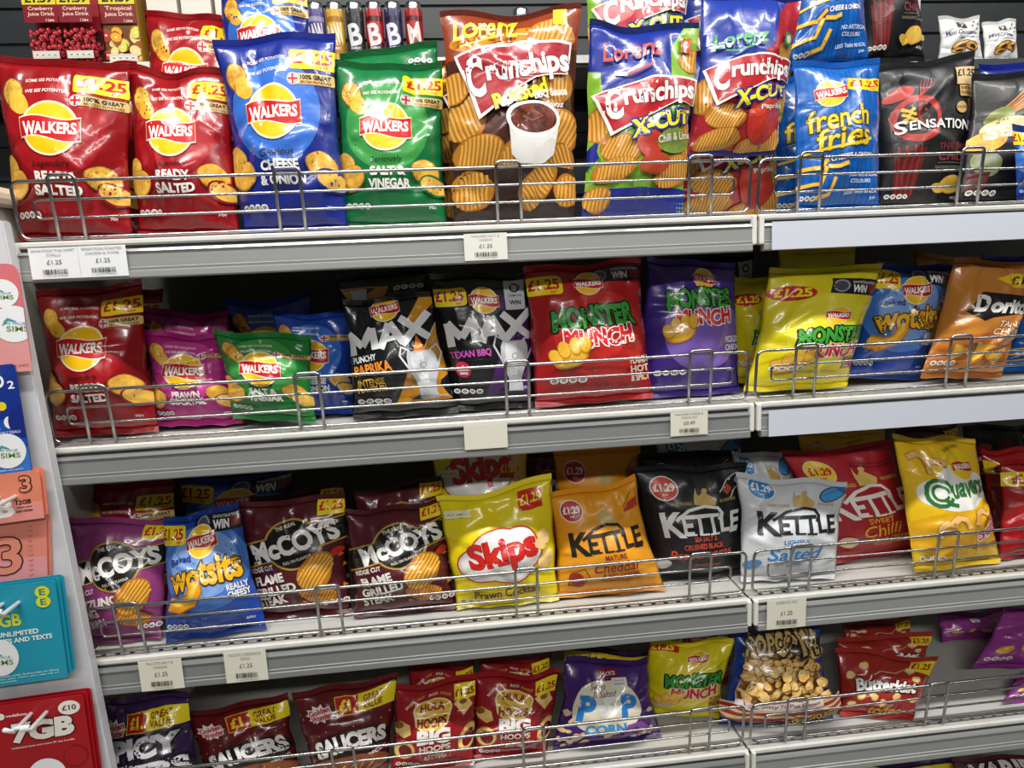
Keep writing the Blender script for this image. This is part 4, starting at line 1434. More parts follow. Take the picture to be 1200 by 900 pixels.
def d_popcorn():
    H = 1.02
    a = film(H, '#45206e', 'foil', '#3a1a5e')
    rn = random.Random(4)
    a.part = 'brand_logo'
    a.rect(0.36, 0.86, 0.60, 0.98, '#7c1c2a', 0.03, 0.02)
    a.text("JACK'S", 0.48, 0.92, 0.19, 0.06, '#e6dcd4', 0.03, 0.03)
    a.ell(0.46, 0.50, 0.36, 0.36, '#e3dcc4', 0, 36, None, 0.03, 4)
    a.text('P', 0.24, 0.50, 0.18, 0.32, '#2a7fc9', 0.05, -0.04)
    a.text('P', 0.70, 0.52, 0.18, 0.30, '#2a7fc9', 0.05, -0.04)
    for k, (x, y_, r) in enumerate(((.42, .54, .10), (.50, .60, .09), (.55, .52, .08), (.47, .46, .09), (.40, .50, .07))):
        a.ell(x, y_, r * .9, r * .9, '#f4f2ec' if k % 2 else '#d9d8d2', 0, 18, None, .07, k)
    a.text('CORN', 0.45, 0.235, 0.40, 0.13, '#3f97d8', 0.05, 0.07)
    a.part = 'flavour_lettering'
    a.text('Sweet', 0.36, 0.765, 0.17, 0.07, '#6a4a4a', 0.005, 0.02, 0.2)
    a.text('& Salted', 0.43, 0.685, 0.26, 0.07, '#6a4a4a', 0.005, 0.02, 0.2)
    a.rect(0.52, 0.76, 0.70, 0.86, '#e3e1de', 0.06)
    a.text('Out of the', 0.61, 0.83, 0.12, 0.02, '#4a4a4a', 0.01, 0.06)
    a.text('COUNTRY', 0.61, 0.79, 0.13, 0.025, '#4a4a4a', 0.02, 0.06)
    a.part = 'snack_picture'
    a.poly([(0.60, 0.12), (0.95, 0.10), (0.80, 0.30), (0.66, 0.28)], '#8a4aa0')
    a.ell(0.74, 0.20, 0.035, 0.045, '#45206e', 0, 14)
    for k in range(24):
        x, y_ = rn.uniform(0.04, 0.5), rn.uniform(0.03, 0.18)
        if k > 14:
            x, y_ = rn.uniform(0.03, 0.12), rn.uniform(0.1, 0.42)
        if k > 20:
            x = rn.uniform(.85, .97)
        a.ell(x, y_, rn.uniform(.02, .04), rn.uniform(.018, .034), '#dcc0a0', rn.uniform(0, 3), 12, 'pop', .1, k)
    a.part = 'front_print'
    for i in range(4):
        a.rect(0.69 + .055 * i, 0.085, 0.735 + .055 * i, 0.145, ('#d8d4cc', '#c9463a', '#d8d4cc', '#c9463a')[i], 0.08)
    return a


def d_window_pop():
    H = 1.04
    a = film(H, '#1b3d8c', 'foil', '#173a86')
    a.part = 'popcorn_window'
    w = [(0.13, 0.95), (0.20, 1.02), (0.82, 1.02), (0.90, 0.95), (0.88, 0.70), (0.93, 0.45), (0.90, 0.32), (0.10, 0.28), (0.07, 0.40), (0.12, 0.66)]
    c = (0.5, 0.65)
    a.poly([(c[0] + (x - c[0]) * 1.03, c[1] + (y_ - c[1]) * 1.03) for x, y_ in w], '#d8c4a0')
    a.poly(w, '#a86e2c')
    rn = random.Random(9)
    spots = [(0.15 + 0.72 * (i + 0.5 * (j % 2) + rn.uniform(-.3, .3)) / 9.5, 0.33 + 0.62 * (j + rn.uniform(-.3, .3)) / 10) for i in range(10) for j in range(11)]
    rn.shuffle(spots)
    for k, (x, y_) in enumerate(spots):
        r = rn.uniform(0.035, 0.052)
        a.ell(x + .006, y_ - .008, r * 1.04, r, '#8a5420', 0, 12, None, .10, k)  # darker offset blob: shade painted under each kernel
        a.ell(x, y_, r, r * .95, rn.choice(('#dd9a3a', '#e2a848', '#d6923a')), 0, 12, 'corn', .10, k)
        a.ell(x - r * .25, y_ + r * .3, r * .45, r * .4, '#fbd78e', .3, 9, None, .10, k + 3)  # small pale blob: highlight painted on the kernel
    a.part = 'brand_logo'
    a.text('POPCORN', 0.50, 0.915, 0.74, 0.17, '#c2a868', 0.03, 0.02, 0, 0.01, out='#2a1a10', ow=0.013)
    a.part = 'front_print'
    up = lambda x, b: b + 0.10 * x + 0.03 * math.sin(x * 5)
    xs = [i / 12 for i in range(13)]
    a.band([(x, up(x, .27)) for x in xs], [(x, up(x, .09)) for x in xs], '#e3c896')
    for b in (.25, .19, .13):
        a.band([(x, up(x, b)) for x in xs], [(x, up(x, b - .035)) for x in xs], '#a32a22')
    a.part = 'flavour_lettering'
    a.rect(0.10, 0.275, 0.84, 0.345, '#efe0dc', 0.01)
    a.text('Too Tasty To Put Down', 0.47, 0.31, 0.66, 0.042, '#8c1c2c', 0.02, 0.01)
    a.text('TOFFEE FLAVOURED', 0.72, 0.17, 0.42, 0.055, '#d9a83a', 0.035, 0.14, out='#2a1a10', ow=0.008)
    return a


def d_butter():
    H = 0.92
    a = film(H, '#a32a22', 'foil', '#a8302a')
    a.part = 'price_flash'
    a.poly([(0.73, 0.78), (0.99, 0.70), (1.0, 0.90), (0.75, 0.92)], '#f3d71c')
    a.text('£1.25', 0.86, 0.83, 0.22, 0.09, '#9c1c18', 0.04, -0.1)
    a.part = 'snack_picture'
    for k, (x, y_) in enumerate(((0.25, .72), (.11, .58), (.82, .62), (.74, .74), (.22, .26), (.63, .30), (.12, .14), (.88, .28), (.48, .2), (.36, .27))):
        a.ell(x, y_, .055, .05, '#d9984a', k, 14, None, .1, k)
        a.ell(x, y_ + .005, .046, .042, '#f0cf90', k, 14, 'pop', .1, k)
    a.part = 'brand_logo'
    a.line([(.36, .60), (.42, .66), (.50, .655), (.58, .66), (.66, .73), (.74, .66)], 0.018, '#c9a080')
    a.text('Butterkist', 0.50, 0.475, 0.68, 0.175, '#f4f1ea', 0.045, 0.06, 0, 0.01, out='#3a0f10', ow=0.014)
    a.part = 'flavour_lettering'
    a.text('toffee', 0.55, 0.085, 0.44, 0.12, '#d9a030', 0.03, 0.02)
    a.text('DELICIOUS', 0.50, 0.165, 0.24, 0.03, '#e8dcc8', 0.015)
    a.part = 'front_print'
    return a


def d_plain(base, word, wc='#2a2020', strip=None, H=1.2, gloss='foil', wy=0.75, pic=None):
    a = film(H, base, gloss)
    if strip:
        a.part = 'price_flash'
        a.rect(0.0, H - 0.30, 1.0, H - 0.06, strip)
        a.text('ANY 2 FOR £1.20', 0.5, H - 0.18, 0.86, 0.13, '#2a2418', 0.03)
    else:
        a.part = 'brand_logo'
        a.text(word, 0.5, wy, min(0.8, 0.15 * len(word)), 0.17, wc, 0.045, 0.05, out='#181014', ow=0.02)
    a.part = 'front_print'
    for k in range(4):
        crisp(a, 0.2 + 0.22 * k, 0.25 + 0.06 * (k % 2), 0.09, 0.07, k, k)
    badge_row(a, 0.05, 0.10, 0.28)
    return a


# design, four corners (bottom, bottom, top, top), half thickness, label, waist, creasing, seed
BAGS = [
    ('RS', [(-0.0282, 0.0520, 1.3802), (0.1231, 0.0520, 1.3743), (0.1404, 0.0720, 1.6166), (-0.0332, 0.0720, 1.6278)], 0.0330, 'big red crisp bag at the start of the top shelf, beside the cream end panel', 0.05, 1.0, 3),
    ('RS', [(-0.0112, 0.1278, 1.3786), (0.1044, 0.1278, 1.3743), (0.1191, 0.1478, 1.6428), (-0.0009, 0.1478, 1.6352)], 0.0297, 'red crisp bag behind the first two red bags of the top shelf, a strip showing', 0.05, 1.0, 10),
    ('RS', [(0.1271, 0.0560, 1.3796), (0.2664, 0.0560, 1.3743), (0.2669, 0.0860, 1.6146), (0.1289, 0.0860, 1.6122)], 0.0297, 'red crisp bag with a creased logo, between red and blue bags on the top shelf', 0.05, 1.0, 17),
    ('RS', [(0.1088, 0.1692, 1.4827), (0.2540, 0.1692, 1.4783), (0.2609, 0.1992, 1.7214), (0.1201, 0.1992, 1.7299)], 0.0297, 'red crisp bag raised behind the front red bags, next to the juice cartons', 0.05, 1.0, 24),
    ('CO', [(0.2707, 0.0540, 1.3751), (0.4180, 0.0540, 1.3743), (0.4188, 0.0740, 1.6569), (0.2520, 0.0740, 1.6421)], 0.0330, 'large blue cheese and onion crisp bag standing upright on the top shelf', 0.07, 1.0, 31),
    ('CO', [(0.2376, 0.1500, 1.5321), (0.3705, 0.1500, 1.5413), (0.3696, 0.1700, 1.7672), (0.2414, 0.1700, 1.7582)], 0.0297, 'blue crisp bag raised behind the upright blue one on the top shelf', 0.05, 1.0, 38),
    ('SV', [(0.4040, 0.0666, 1.3789), (0.5594, 0.0666, 1.3743), (0.5662, 0.0866, 1.6148), (0.4144, 0.0866, 1.6159)], 0.0297, 'green salt and vinegar crisp bag facing forward on the top shelf', 0.05, 1.0, 45),
    ('SV', [(0.5611, 0.1350, 1.6614), (0.4152, 0.1350, 1.6441), (0.4087, 0.1550, 1.4520), (0.5612, 0.1550, 1.4537)], 0.0297, 'green crisp bag lying upside down behind the forward facing green bag', 0.05, 1.0, 52),
    ('BBQ', [(0.5699, 0.0560, 1.3794), (0.7440, 0.0560, 1.3743), (0.7709, 0.0760, 1.6827), (0.5666, 0.0760, 1.6798)], 0.0352, 'brown ridged crisp bag picturing a white bowl of barbecue sauce', 0.05, 1.0, 59),
    ('BBQ', [(0.5502, 0.1605, 1.3809), (0.7333, 0.1605, 1.3743), (0.7349, 0.1805, 1.6633), (0.5518, 0.1805, 1.6518)], 0.0297, 'brown crisp bag mostly hidden behind the one with the sauce bowl', 0.05, 1.0, 66),
    ('LIME', [(0.7578, 0.0540, 1.3774), (0.9130, 0.0540, 1.3743), (0.9473, 0.0740, 1.6620), (0.7811, 0.0740, 1.6589)], 0.0330, 'blue and lime green ridged crisp bag with chilli and lime lettering, front of top shelf', 0.05, 1.0, 73),
    ('LIME', [(0.7908, 0.1320, 1.5503), (0.9283, 0.1320, 1.5499), (0.9670, 0.1520, 1.8017), (0.7937, 0.1520, 1.7920)], 0.0297, 'blue and lime green crisp bag raised behind the chilli and lime one', 0.05, 1.0, 80),
    ('PAP', [(0.9615, 0.2050, 1.5532), (1.1587, 0.2050, 1.5487), (1.1697, 0.2250, 1.8671), (0.9572, 0.2250, 1.8613)], 0.0297, 'blue and red paprika crisp bag furthest back, peeping out beside the chilli and lime bags', 0.05, 1.0, 87),
    ('PAP', [(0.9265, 0.0684, 1.4660), (1.0610, 0.0684, 1.4647), (1.1208, 0.0984, 1.7031), (0.9609, 0.0984, 1.7136)], 0.0297, 'blue and red paprika crisp bag raised on the wire rail, tomato at its bottom corner', 0.05, 1.0, 94),
    ('PAP', [(0.9272, 0.1315, 1.3789), (1.0963, 0.1315, 1.3743), (1.1176, 0.1515, 1.6450), (0.9441, 0.1515, 1.6422)], 0.0297, 'blue and red crisp bag showing its ridged crisps below the raised paprika bag', 0.05, 1.0, 101),
    ('FF', [(1.0870, 0.0500, 1.3765), (1.2249, 0.0500, 1.3743), (1.2298, 0.0700, 1.6072), (1.0914, 0.0700, 1.5996)], 0.0297, 'bright blue striped bag of potato sticks in front, yellow price on its corner', 0.05, 1.0, 108),
    ('FF', [(1.1298, 0.1540, 1.6118), (1.2665, 0.1540, 1.6175), (1.2608, 0.1740, 1.8550), (1.1538, 0.1740, 1.8483)], 0.0297, 'bright blue striped bag of potato sticks balanced above the front one', 0.05, 1.0, 115),
    ('FF', [(1.0963, 0.1404, 1.3771), (1.2580, 0.1404, 1.3743), (1.2591, 0.1604, 1.6116), (1.1055, 0.1604, 1.6088)], 0.0297, 'bright blue striped bag behind the front blue one, a dark edge showing', 0.05, 1.0, 122),
    ('SC', [(1.2783, 0.1859, 1.6297), (1.3923, 0.1859, 1.6335), (1.3708, 0.2159, 1.8659), (1.2700, 0.2159, 1.8656)], 0.0297, 'black crisp bag with red chilli strands raised above the other black bags', 0.05, 1.0, 129),
    ('SC', [(1.2557, 0.0972, 1.3794), (1.4056, 0.0972, 1.3743), (1.4237, 0.1172, 1.6246), (1.2565, 0.1172, 1.6116)], 0.0297, 'black crisp bag with a sliced red chilli and a cream price label', 0.05, 1.0, 136),
    ('ST', [(1.3605, 0.0620, 1.3772), (1.5609, 0.0620, 1.3743), (1.5806, 0.0920, 1.5835), (1.4031, 0.0920, 1.5915)], 0.0264, 'black crisp bag with roasted garlic picture at the end of the top shelf', 0.05, 1.0, 143),
    ('CO', [(1.4771, 0.1297, 1.3795), (1.6323, 0.1297, 1.3743), (1.6364, 0.1497, 1.6213), (1.4595, 0.1497, 1.6186)], 0.0297, 'blue crisp bag behind the garlic pictured black bag', 0.05, 1.0, 150),
    ('WOT', [(1.4279, 0.0240, 1.3776), (1.5254, 0.0240, 1.3743), (1.5195, 0.0240, 1.4913), (1.4132, 0.0240, 1.4889)], 0.0132, 'blue and white bag in front of the last black bag of the top shelf', 0.05, 1.0, 157),
    ('RS', [(-0.0229, 0.0540, 1.1027), (0.1210, 0.0540, 1.1004), (0.1168, 0.0740, 1.3208), (-0.0276, 0.0740, 1.3166)], 0.0330, 'big red ready salted crisp bag at the start of the second shelf', 0.05, 1.0, 164),
    ('RS', [(-0.0596, 0.1653, 1.1100), (0.0813, 0.1653, 1.1004), (0.0983, 0.1853, 1.3095), (-0.0572, 0.1853, 1.3114)], 0.0297, 'red crisp bag hidden behind the first red bag of the second shelf', 0.05, 1.0, 171),
    ('PC', [(0.1106, 0.0680, 1.1050), (0.2354, 0.0680, 1.1004), (0.2313, 0.0880, 1.2423), (0.1037, 0.0880, 1.2478)], 0.0264, 'small pink prawn cocktail crisp bag in front on the second shelf', 0.05, 1.0, 178),
    ('PC', [(0.0816, 0.1360, 1.1054), (0.2010, 0.1360, 1.1004), (0.2064, 0.1560, 1.2672), (0.0785, 0.1560, 1.2816)], 0.0297, 'small pink crisp bag behind the front pink one', 0.05, 1.0, 185),
    ('SVS', [(0.2315, 0.0460, 1.1133), (0.3478, 0.0460, 1.1004), (0.3483, 0.0660, 1.2314), (0.2098, 0.0660, 1.2488)], 0.0264, 'small green salt and vinegar crisp bag on the second shelf, beside the pink one', 0.05, 1.0, 192),
    ('COS', [(0.2985, 0.0987, 1.1030), (0.3990, 0.0987, 1.1004), (0.4043, 0.1187, 1.2589), (0.2819, 0.1187, 1.2677)], 0.0264, 'small blue cheese and onion crisp bag, half behind the small green one', 0.05, 1.0, 199),
    ('COS', [(0.1986, 0.1800, 1.1051), (0.3175, 0.1800, 1.1004), (0.3302, 0.2000, 1.2929), (0.1891, 0.2000, 1.2856)], 0.0264, 'dark blue crisp bag in shadow at the back of the second shelf', 0.05, 1.0, 206),
    ('MAXP', [(0.4023, 0.0500, 1.1004), (0.5604, 0.0500, 1.1005), (0.5270, 0.0700, 1.2907), (0.3990, 0.0700, 1.2791)], 0.0286, 'black and gold crisp bag with orange paprika lettering and a silver trophy', 0.05, 1.0, 213),
    ('MAXP', [(0.5237, 0.1344, 1.3264), (0.3820, 0.1344, 1.3180), (0.3860, 0.1544, 1.1466), (0.5394, 0.1544, 1.1459)], 0.0297, 'black and gold crisp bag lying upside down above the trophy bag', 0.05, 1.0, 220),
    ('MAXB', [(0.5500, 0.0621, 1.1006), (0.6770, 0.0621, 1.1004), (0.6777, 0.0821, 1.3133), (0.5270, 0.0821, 1.3148)], 0.0286, 'black and purple barbecue crisp bag with a white trophy', 0.05, 1.0, 227),
    ('MMR', [(0.6781, 0.0520, 1.1004), (0.8629, 0.0520, 1.1046), (0.8516, 0.0720, 1.3198), (0.6690, 0.0720, 1.3212)], 0.0330, 'red monster snack bag with green and red lettering', 0.05, 1.0, 234),
    ('MMP', [(0.8394, 0.0696, 1.1004), (1.0139, 0.0696, 1.1005), (1.0138, 0.0896, 1.3134), (0.8679, 0.0896, 1.3236)], 0.0297, 'purple pickled onion monster snack bag beside the red one', 0.05, 1.0, 241),
    ('MAXB', [(0.9737, 0.1969, 1.1042), (1.0915, 0.1969, 1.1004), (1.1047, 0.2169, 1.3257), (0.9724, 0.2169, 1.3253)], 0.0297, 'dark crisp bag peeping over the purple snack bag', 0.05, 1.0, 248),
    ('MMY', [(1.0146, 0.1300, 1.1057), (1.0983, 0.1300, 1.1004), (1.1580, 0.1500, 1.2835), (1.0339, 0.1500, 1.2890)], 0.0297, 'yellow snack bag squeezed behind the purple one at the shelf joint', 0.05, 1.0, 255),
    ('MMY', [(1.0114, 0.0520, 1.1041), (1.1826, 0.0520, 1.1004), (1.2488, 0.0720, 1.2921), (1.0617, 0.0720, 1.3029)], 0.0330, 'big yellow roast beef monster snack bag at the front of the second shelf', 0.05, 1.0, 262),
    ('MMY', [(1.2692, 0.1770, 1.3290), (1.1285, 0.1770, 1.3289), (1.1317, 0.1970, 1.1293), (1.3069, 0.1970, 1.1255)], 0.0297, 'yellow snack bag lying upside down over the big yellow one', 0.05, 1.0, 269),
    ('WOT', [(1.1974, 0.0800, 1.1127), (1.3274, 0.0800, 1.1004), (1.3951, 0.1000, 1.2878), (1.2576, 0.1000, 1.2979)], 0.0297, 'tall blue cheese puff bag with black banner, between yellow and orange bags', 0.05, 1.0, 276),
    ('WOT', [(1.3343, 0.1450, 1.1072), (1.4481, 0.1450, 1.1004), (1.4673, 0.1650, 1.2937), (1.3421, 0.1650, 1.2902)], 0.0297, 'blue cheese puff bag in the shadow behind the tall blue one', 0.05, 1.0, 283),
    ('TOR', [(1.3070, 0.0500, 1.1090), (1.4481, 0.0500, 1.1004), (1.5264, 0.0700, 1.2883), (1.3697, 0.0700, 1.3004)], 0.0330, 'orange tangy cheese tortilla chip bag on the second shelf', 0.05, 1.3, 290),
    ('TOR', [(1.4304, 0.2076, 1.1053), (1.5689, 0.2076, 1.1004), (1.5534, 0.2276, 1.3013), (1.4197, 0.2276, 1.3131)], 0.0297, 'brown orange tortilla chip bag in the shadow behind the front orange one', 0.05, 1.0, 297),
    ('FF', [(1.4839, 0.1000, 1.1004), (1.6317, 0.1000, 1.1005), (1.6544, 0.1200, 1.2019), (1.5478, 0.1200, 1.1984)], 0.0220, 'blue and white bag lying at the edge, past the orange tortilla bag', 0.05, 1.0, 304),
    ('CO', [(1.5892, 0.2300, 1.1079), (1.7740, 0.2300, 1.1004), (1.7725, 0.2500, 1.2995), (1.5726, 0.2500, 1.3045)], 0.0297, 'dark blue bag deep in the second shelf behind the orange bags', 0.05, 1.0, 311),
    ('MCP', [(-0.0176, 0.0373, 0.7862), (0.0930, 0.0366, 0.7862), (0.1170, 0.0763, 0.9629), (-0.0443, 0.0770, 0.9787)], 0.0308, 'magenta ridged crisp bag at the start of the third shelf', 0.05, 1.0, 318),
    ('WOT', [(0.1069, 0.0183, 0.7862), (0.2482, 0.0356, 0.7864), (0.2107, 0.0814, 0.9782), (0.1075, 0.0641, 0.9682)], 0.0330, 'bright blue cheese puff bag with big yellow lettering on the third shelf', 0.03, 1.0, 325),
    ('MCS', [(0.2162, 0.0703, 0.7864), (0.3731, 0.0604, 0.7862), (0.3716, 0.0980, 0.9752), (0.1992, 0.1079, 0.9700)], 0.0264, 'maroon flame grilled ridged crisp bag, right next to the blue cheese puffs', 0.05, 1.0, 332),
    ('MCS', [(0.2048, 0.1500, 0.7948), (0.3581, 0.1500, 0.7862), (0.3589, 0.1700, 0.9691), (0.2014, 0.1700, 0.9604)], 0.0297, 'maroon crisp bag tucked behind the one next to the blue cheese puffs', 0.05, 1.0, 339),
    ('MCS', [(0.3785, 0.0441, 0.7862), (0.5385, 0.0465, 0.7862), (0.5269, 0.0893, 0.9616), (0.3711, 0.0869, 0.9493)], 0.0308, 'maroon flame grilled ridged crisp bag, next to the yellow prawn cocktail bag', 0.05, 1.0, 346),
    ('MCS', [(0.3784, 0.1300, 0.7904), (0.5193, 0.1300, 0.7862), (0.5246, 0.1500, 0.9762), (0.3782, 0.1500, 0.9620)], 0.0297, 'maroon crisp bag tucked behind the one next to the yellow bag', 0.05, 1.0, 353),
    ('RS', [(-0.0604, 0.1400, 0.7904), (0.0728, 0.1400, 0.7862), (0.0886, 0.1600, 0.9989), (-0.0558, 0.1600, 1.0042)], 0.0297, 'red crisp bag in shadow behind the magenta one', 0.05, 1.0, 360),
    ('WOT', [(0.0695, 0.1962, 0.8000), (0.2461, 0.1962, 0.7862), (0.2698, 0.2162, 0.9895), (0.0763, 0.2162, 0.9856)], 0.0297, 'dark blue cheese puff bag in shadow behind the blue and maroon bags', 0.05, 1.0, 367),
    ('SK', [(0.5389, 0.0402, 0.7862), (0.7026, 0.0401, 0.7862), (0.7020, 0.0760, 0.9893), (0.5161, 0.0761, 0.9612)], 0.0330, 'yellow prawn cocktail snack bag with red lettering in a white cloud, front one', 0.05, 1.0, 374),
    ('SKB', [(0.5083, 0.1489, 0.7920), (0.6726, 0.1489, 0.7862), (0.6763, 0.1689, 1.0249), (0.5103, 0.1689, 1.0275)], 0.0297, 'yellow prawn cocktail snack bag behind the front one, logo cut by the shelf above', 0.05, 1.0, 381),
    ('MCS', [(0.6614, 0.2001, 0.7910), (0.7476, 0.2001, 0.7862), (0.7599, 0.2201, 0.9906), (0.6718, 0.2201, 0.9905)], 0.0297, 'dark red crisp bag in the gap between the yellow and orange bags', 0.05, 1.0, 388),
    ('KO', [(0.7008, 0.0467, 0.7862), (0.8775, 0.0422, 0.7862), (0.8408, 0.0814, 0.9743), (0.6952, 0.0859, 0.9523)], 0.0308, 'orange mature cheddar chip bag with a red price circle', 0.08, 1.0, 395),
    ('KO', [(0.7237, 0.1609, 0.7975), (0.8775, 0.1609, 0.7862), (0.8793, 0.1809, 0.9953), (0.7223, 0.1809, 1.0033)], 0.0297, 'orange chip bag behind the front orange one, partly in shadow', 0.05, 1.0, 402),
    ('KB', [(0.8712, 0.0760, 0.7863), (1.0216, 0.0722, 0.7862), (1.0391, 0.1018, 0.9772), (0.8435, 0.1056, 0.9816)], 0.0308, 'black peppercorn chip bag with an orange price circle', 0.05, 1.0, 409),
    ('KB', [(0.8860, 0.1514, 0.7976), (1.0455, 0.1514, 0.7862), (1.0524, 0.1714, 0.9822), (0.8702, 0.1714, 0.9859)], 0.0297, 'black chip bag behind the front black one, top edge showing', 0.05, 1.0, 416),
    ('KW', [(0.9311, 0.2207, 0.7975), (1.0942, 0.2207, 0.7862), (1.0938, 0.2407, 0.9883), (0.9268, 0.2407, 0.9966)], 0.0297, 'white chip bag in shadow above the black one', 0.05, 1.0, 423),
    ('KW', [(1.0069, 0.0471, 0.7862), (1.1599, 0.0298, 0.7862), (1.2012, 0.0670, 0.9440), (1.0133, 0.0843, 0.9590)], 0.0286, 'white lightly salted chip bag with a blue price circle, front of third shelf', 0.05, 1.0, 430),
    ('KW', [(1.0618, 0.1180, 0.7952), (1.1942, 0.1180, 0.7862), (1.1277, 0.1380, 0.9823), (1.0280, 0.1380, 0.9864)], 0.0297, 'white chip bag half hidden behind the front white one', 0.05, 1.0, 437),
    ('KR', [(1.1853, 0.0855, 0.7862), (1.3904, 0.1001, 0.7864), (1.3136, 0.1199, 0.9953), (1.1057, 0.1053, 0.9834)], 0.0264, 'red sweet chilli chip bag with a yellow price circle', 0.05, 1.0, 444),
    ('QU', [(1.2953, 0.0223, 0.7862), (1.4588, 0.0326, 0.7862), (1.4337, 0.0780, 1.0000), (1.2742, 0.0677, 1.0106)], 0.0308, 'yellow curly cheese snack bag with green lettering in a white cloud', 0.05, 1.0, 451),
    ('PRO', [(1.5156, 0.1167, 0.7863), (1.6093, 0.1167, 0.7862), (1.6046, 0.1367, 0.9550), (1.5019, 0.1367, 0.9559)], 0.0297, 'red bag with a yellow price corner, half hidden by its neighbour', 0.05, 1.0, 458),
    ('PRO', [(1.4626, 0.0421, 0.7862), (1.5915, 0.0405, 0.7862), (1.6174, 0.0755, 0.9497), (1.4839, 0.0771, 0.9514)], 0.0264, 'red bag with a yellow price corner, front one at the edge of the third shelf', 0.05, 1.0, 465),
    ('QU', [(1.2121, 0.1900, 0.7950), (1.3858, 0.1900, 0.7862), (1.3607, 0.2100, 0.9904), (1.1910, 0.2100, 0.9921)], 0.0297, 'yellow bag in deep shadow behind the red chilli chips', 0.05, 1.0, 472),
    ('MCS', [(1.4095, 0.2000, 0.7917), (1.5530, 0.2000, 0.7862), (1.5169, 0.2200, 0.9843), (1.3904, 0.2200, 0.9861)], 0.0297, 'dark bag in deep shadow behind the yellow curly snacks', 0.05, 1.0, 479),
    ('SC', [(1.5587, 0.2059, 0.7912), (1.6969, 0.2059, 0.7862), (1.6938, 0.2259, 0.9745), (1.5330, 0.2259, 0.9751)], 0.0297, 'black bag in deep shadow behind the red bags', 0.05, 1.0, 486),
    ('BIK', [(-0.0253, 0.0300, 0.5217), (0.1250, 0.0240, 0.5217), (0.1082, 0.0698, 0.6789), (-0.0369, 0.0757, 0.6766)], 0.0297, 'purple spicy snack bag with grey block lettering on the lowest shelf', 0.05, 1.0, 493),
    ('SAU', [(0.1401, 0.0356, 0.5217), (0.2729, 0.0467, 0.5220), (0.2517, 0.0925, 0.6444), (0.0840, 0.0814, 0.6346)], 0.0253, 'dark red barbecue saucer snack bag beside the purple one on the lowest shelf', 0.05, 1.0, 500),
    ('SAU', [(0.2969, 0.0272, 0.5217), (0.4117, 0.0384, 0.5219), (0.4347, 0.0841, 0.6589), (0.2630, 0.0729, 0.6594)], 0.0253, 'dark red barbecue saucer snack bag beside the potato hoop bags', 0.05, 1.0, 507),
    ('HUL', [(0.4154, 0.0272, 0.5217), (0.5501, 0.0268, 0.5217), (0.5662, 0.0725, 0.6596), (0.4304, 0.0730, 0.6466)], 0.0253, 'red potato hoop bag on the lowest shelf, next to the saucer snacks', 0.05, 1.0, 514),
    ('HUL', [(0.5507, 0.0365, 0.5217), (0.6706, 0.0333, 0.5217), (0.7058, 0.0790, 0.6371), (0.5623, 0.0822, 0.6586)], 0.0253, 'red potato hoop bag on the lowest shelf, next to the purple popcorn', 0.05, 1.0, 521),
    ('HUL', [(0.4377, 0.1300, 0.5300), (0.5585, 0.1300, 0.5217), (0.5624, 0.1500, 0.6339), (0.4449, 0.1500, 0.6367)], 0.0297, 'red potato hoop bag behind the pair, above the one by the saucer snacks', 0.05, 1.0, 528),
    ('HUL', [(0.5683, 0.1320, 0.5300), (0.6920, 0.1320, 0.5217), (0.7010, 0.1520, 0.6279), (0.5717, 0.1520, 0.6350)], 0.0297, 'red potato hoop bag behind the pair, above the one by the popcorn', 0.05, 1.0, 535),
    ('POP', [(0.6801, 0.0368, 0.5217), (0.8685, 0.0396, 0.5217), (0.8552, 0.0770, 0.6475), (0.7148, 0.0741, 0.6705)], 0.0308, 'purple sweet and salted popcorn bag with blue lettering', 0.05, 1.0, 542),
    ('TWO', [(0.7208, 0.1336, 0.5217), (0.8833, 0.1336, 0.5229), (0.8800, 0.1536, 0.6147), (0.7239, 0.1536, 0.6480)], 0.0297, 'dark popcorn bag with a yellow two for one strip across its top', 0.05, 1.0, 549),
    ('MMY4', [(0.8375, 0.1062, 0.5272), (0.9809, 0.0722, 0.5217), (1.0157, 0.0902, 0.6579), (0.8777, 0.1242, 0.6557)], 0.0297, 'yellow monster snack bag on the lowest shelf, beside the popcorn', 0.05, 1.0, 556),
    ('MMR', [(0.8951, 0.1600, 0.5346), (1.0352, 0.1600, 0.5217), (1.0629, 0.1800, 0.6357), (0.9002, 0.1800, 0.6556)], 0.0297, 'red snack bag in shadow behind the yellow one on the lowest shelf', 0.05, 1.0, 563),
    ('WIN', [(0.9742, 0.0563, 0.5220), (1.1707, 0.0317, 0.5217), (1.1568, 0.0647, 0.6852), (1.0166, 0.0893, 0.6777)], 0.0253, 'toffee popcorn bag with a clear window full of golden popcorn', 0.07, 1.0, 570),
    ('BUT', [(1.1876, 0.0447, 0.5217), (1.3015, 0.0150, 0.5217), (1.3760, 0.0586, 0.6030), (1.2044, 0.0883, 0.6295)], 0.0220, 'bright red toffee popcorn bag, the front one of the pair', 0.05, 1.0, 577),
    ('BUT', [(1.2428, 0.1300, 0.5412), (1.4091, 0.1300, 0.5217), (1.4399, 0.1500, 0.5949), (1.2432, 0.1500, 0.6081)], 0.0297, 'bright red toffee popcorn bag standing just behind its twin', 0.05, 1.0, 584),
    ('BUT', [(1.2948, 0.2000, 0.5343), (1.4379, 0.2000, 0.5217), (1.4473, 0.2200, 0.5860), (1.2977, 0.2200, 0.5936)], 0.0297, 'dark red popcorn bag in shadow behind the pair of toffee popcorn bags', 0.05, 1.0, 591),
    ('PNK', [(1.4801, 0.1050, 0.5437), (1.6804, 0.1050, 0.5217), (1.7518, 0.1650, 0.6289), (1.5996, 0.1650, 0.6222)], 0.0242, 'pink snack bag slumped further back on the lowest shelf', 0.05, 1.0, 598),
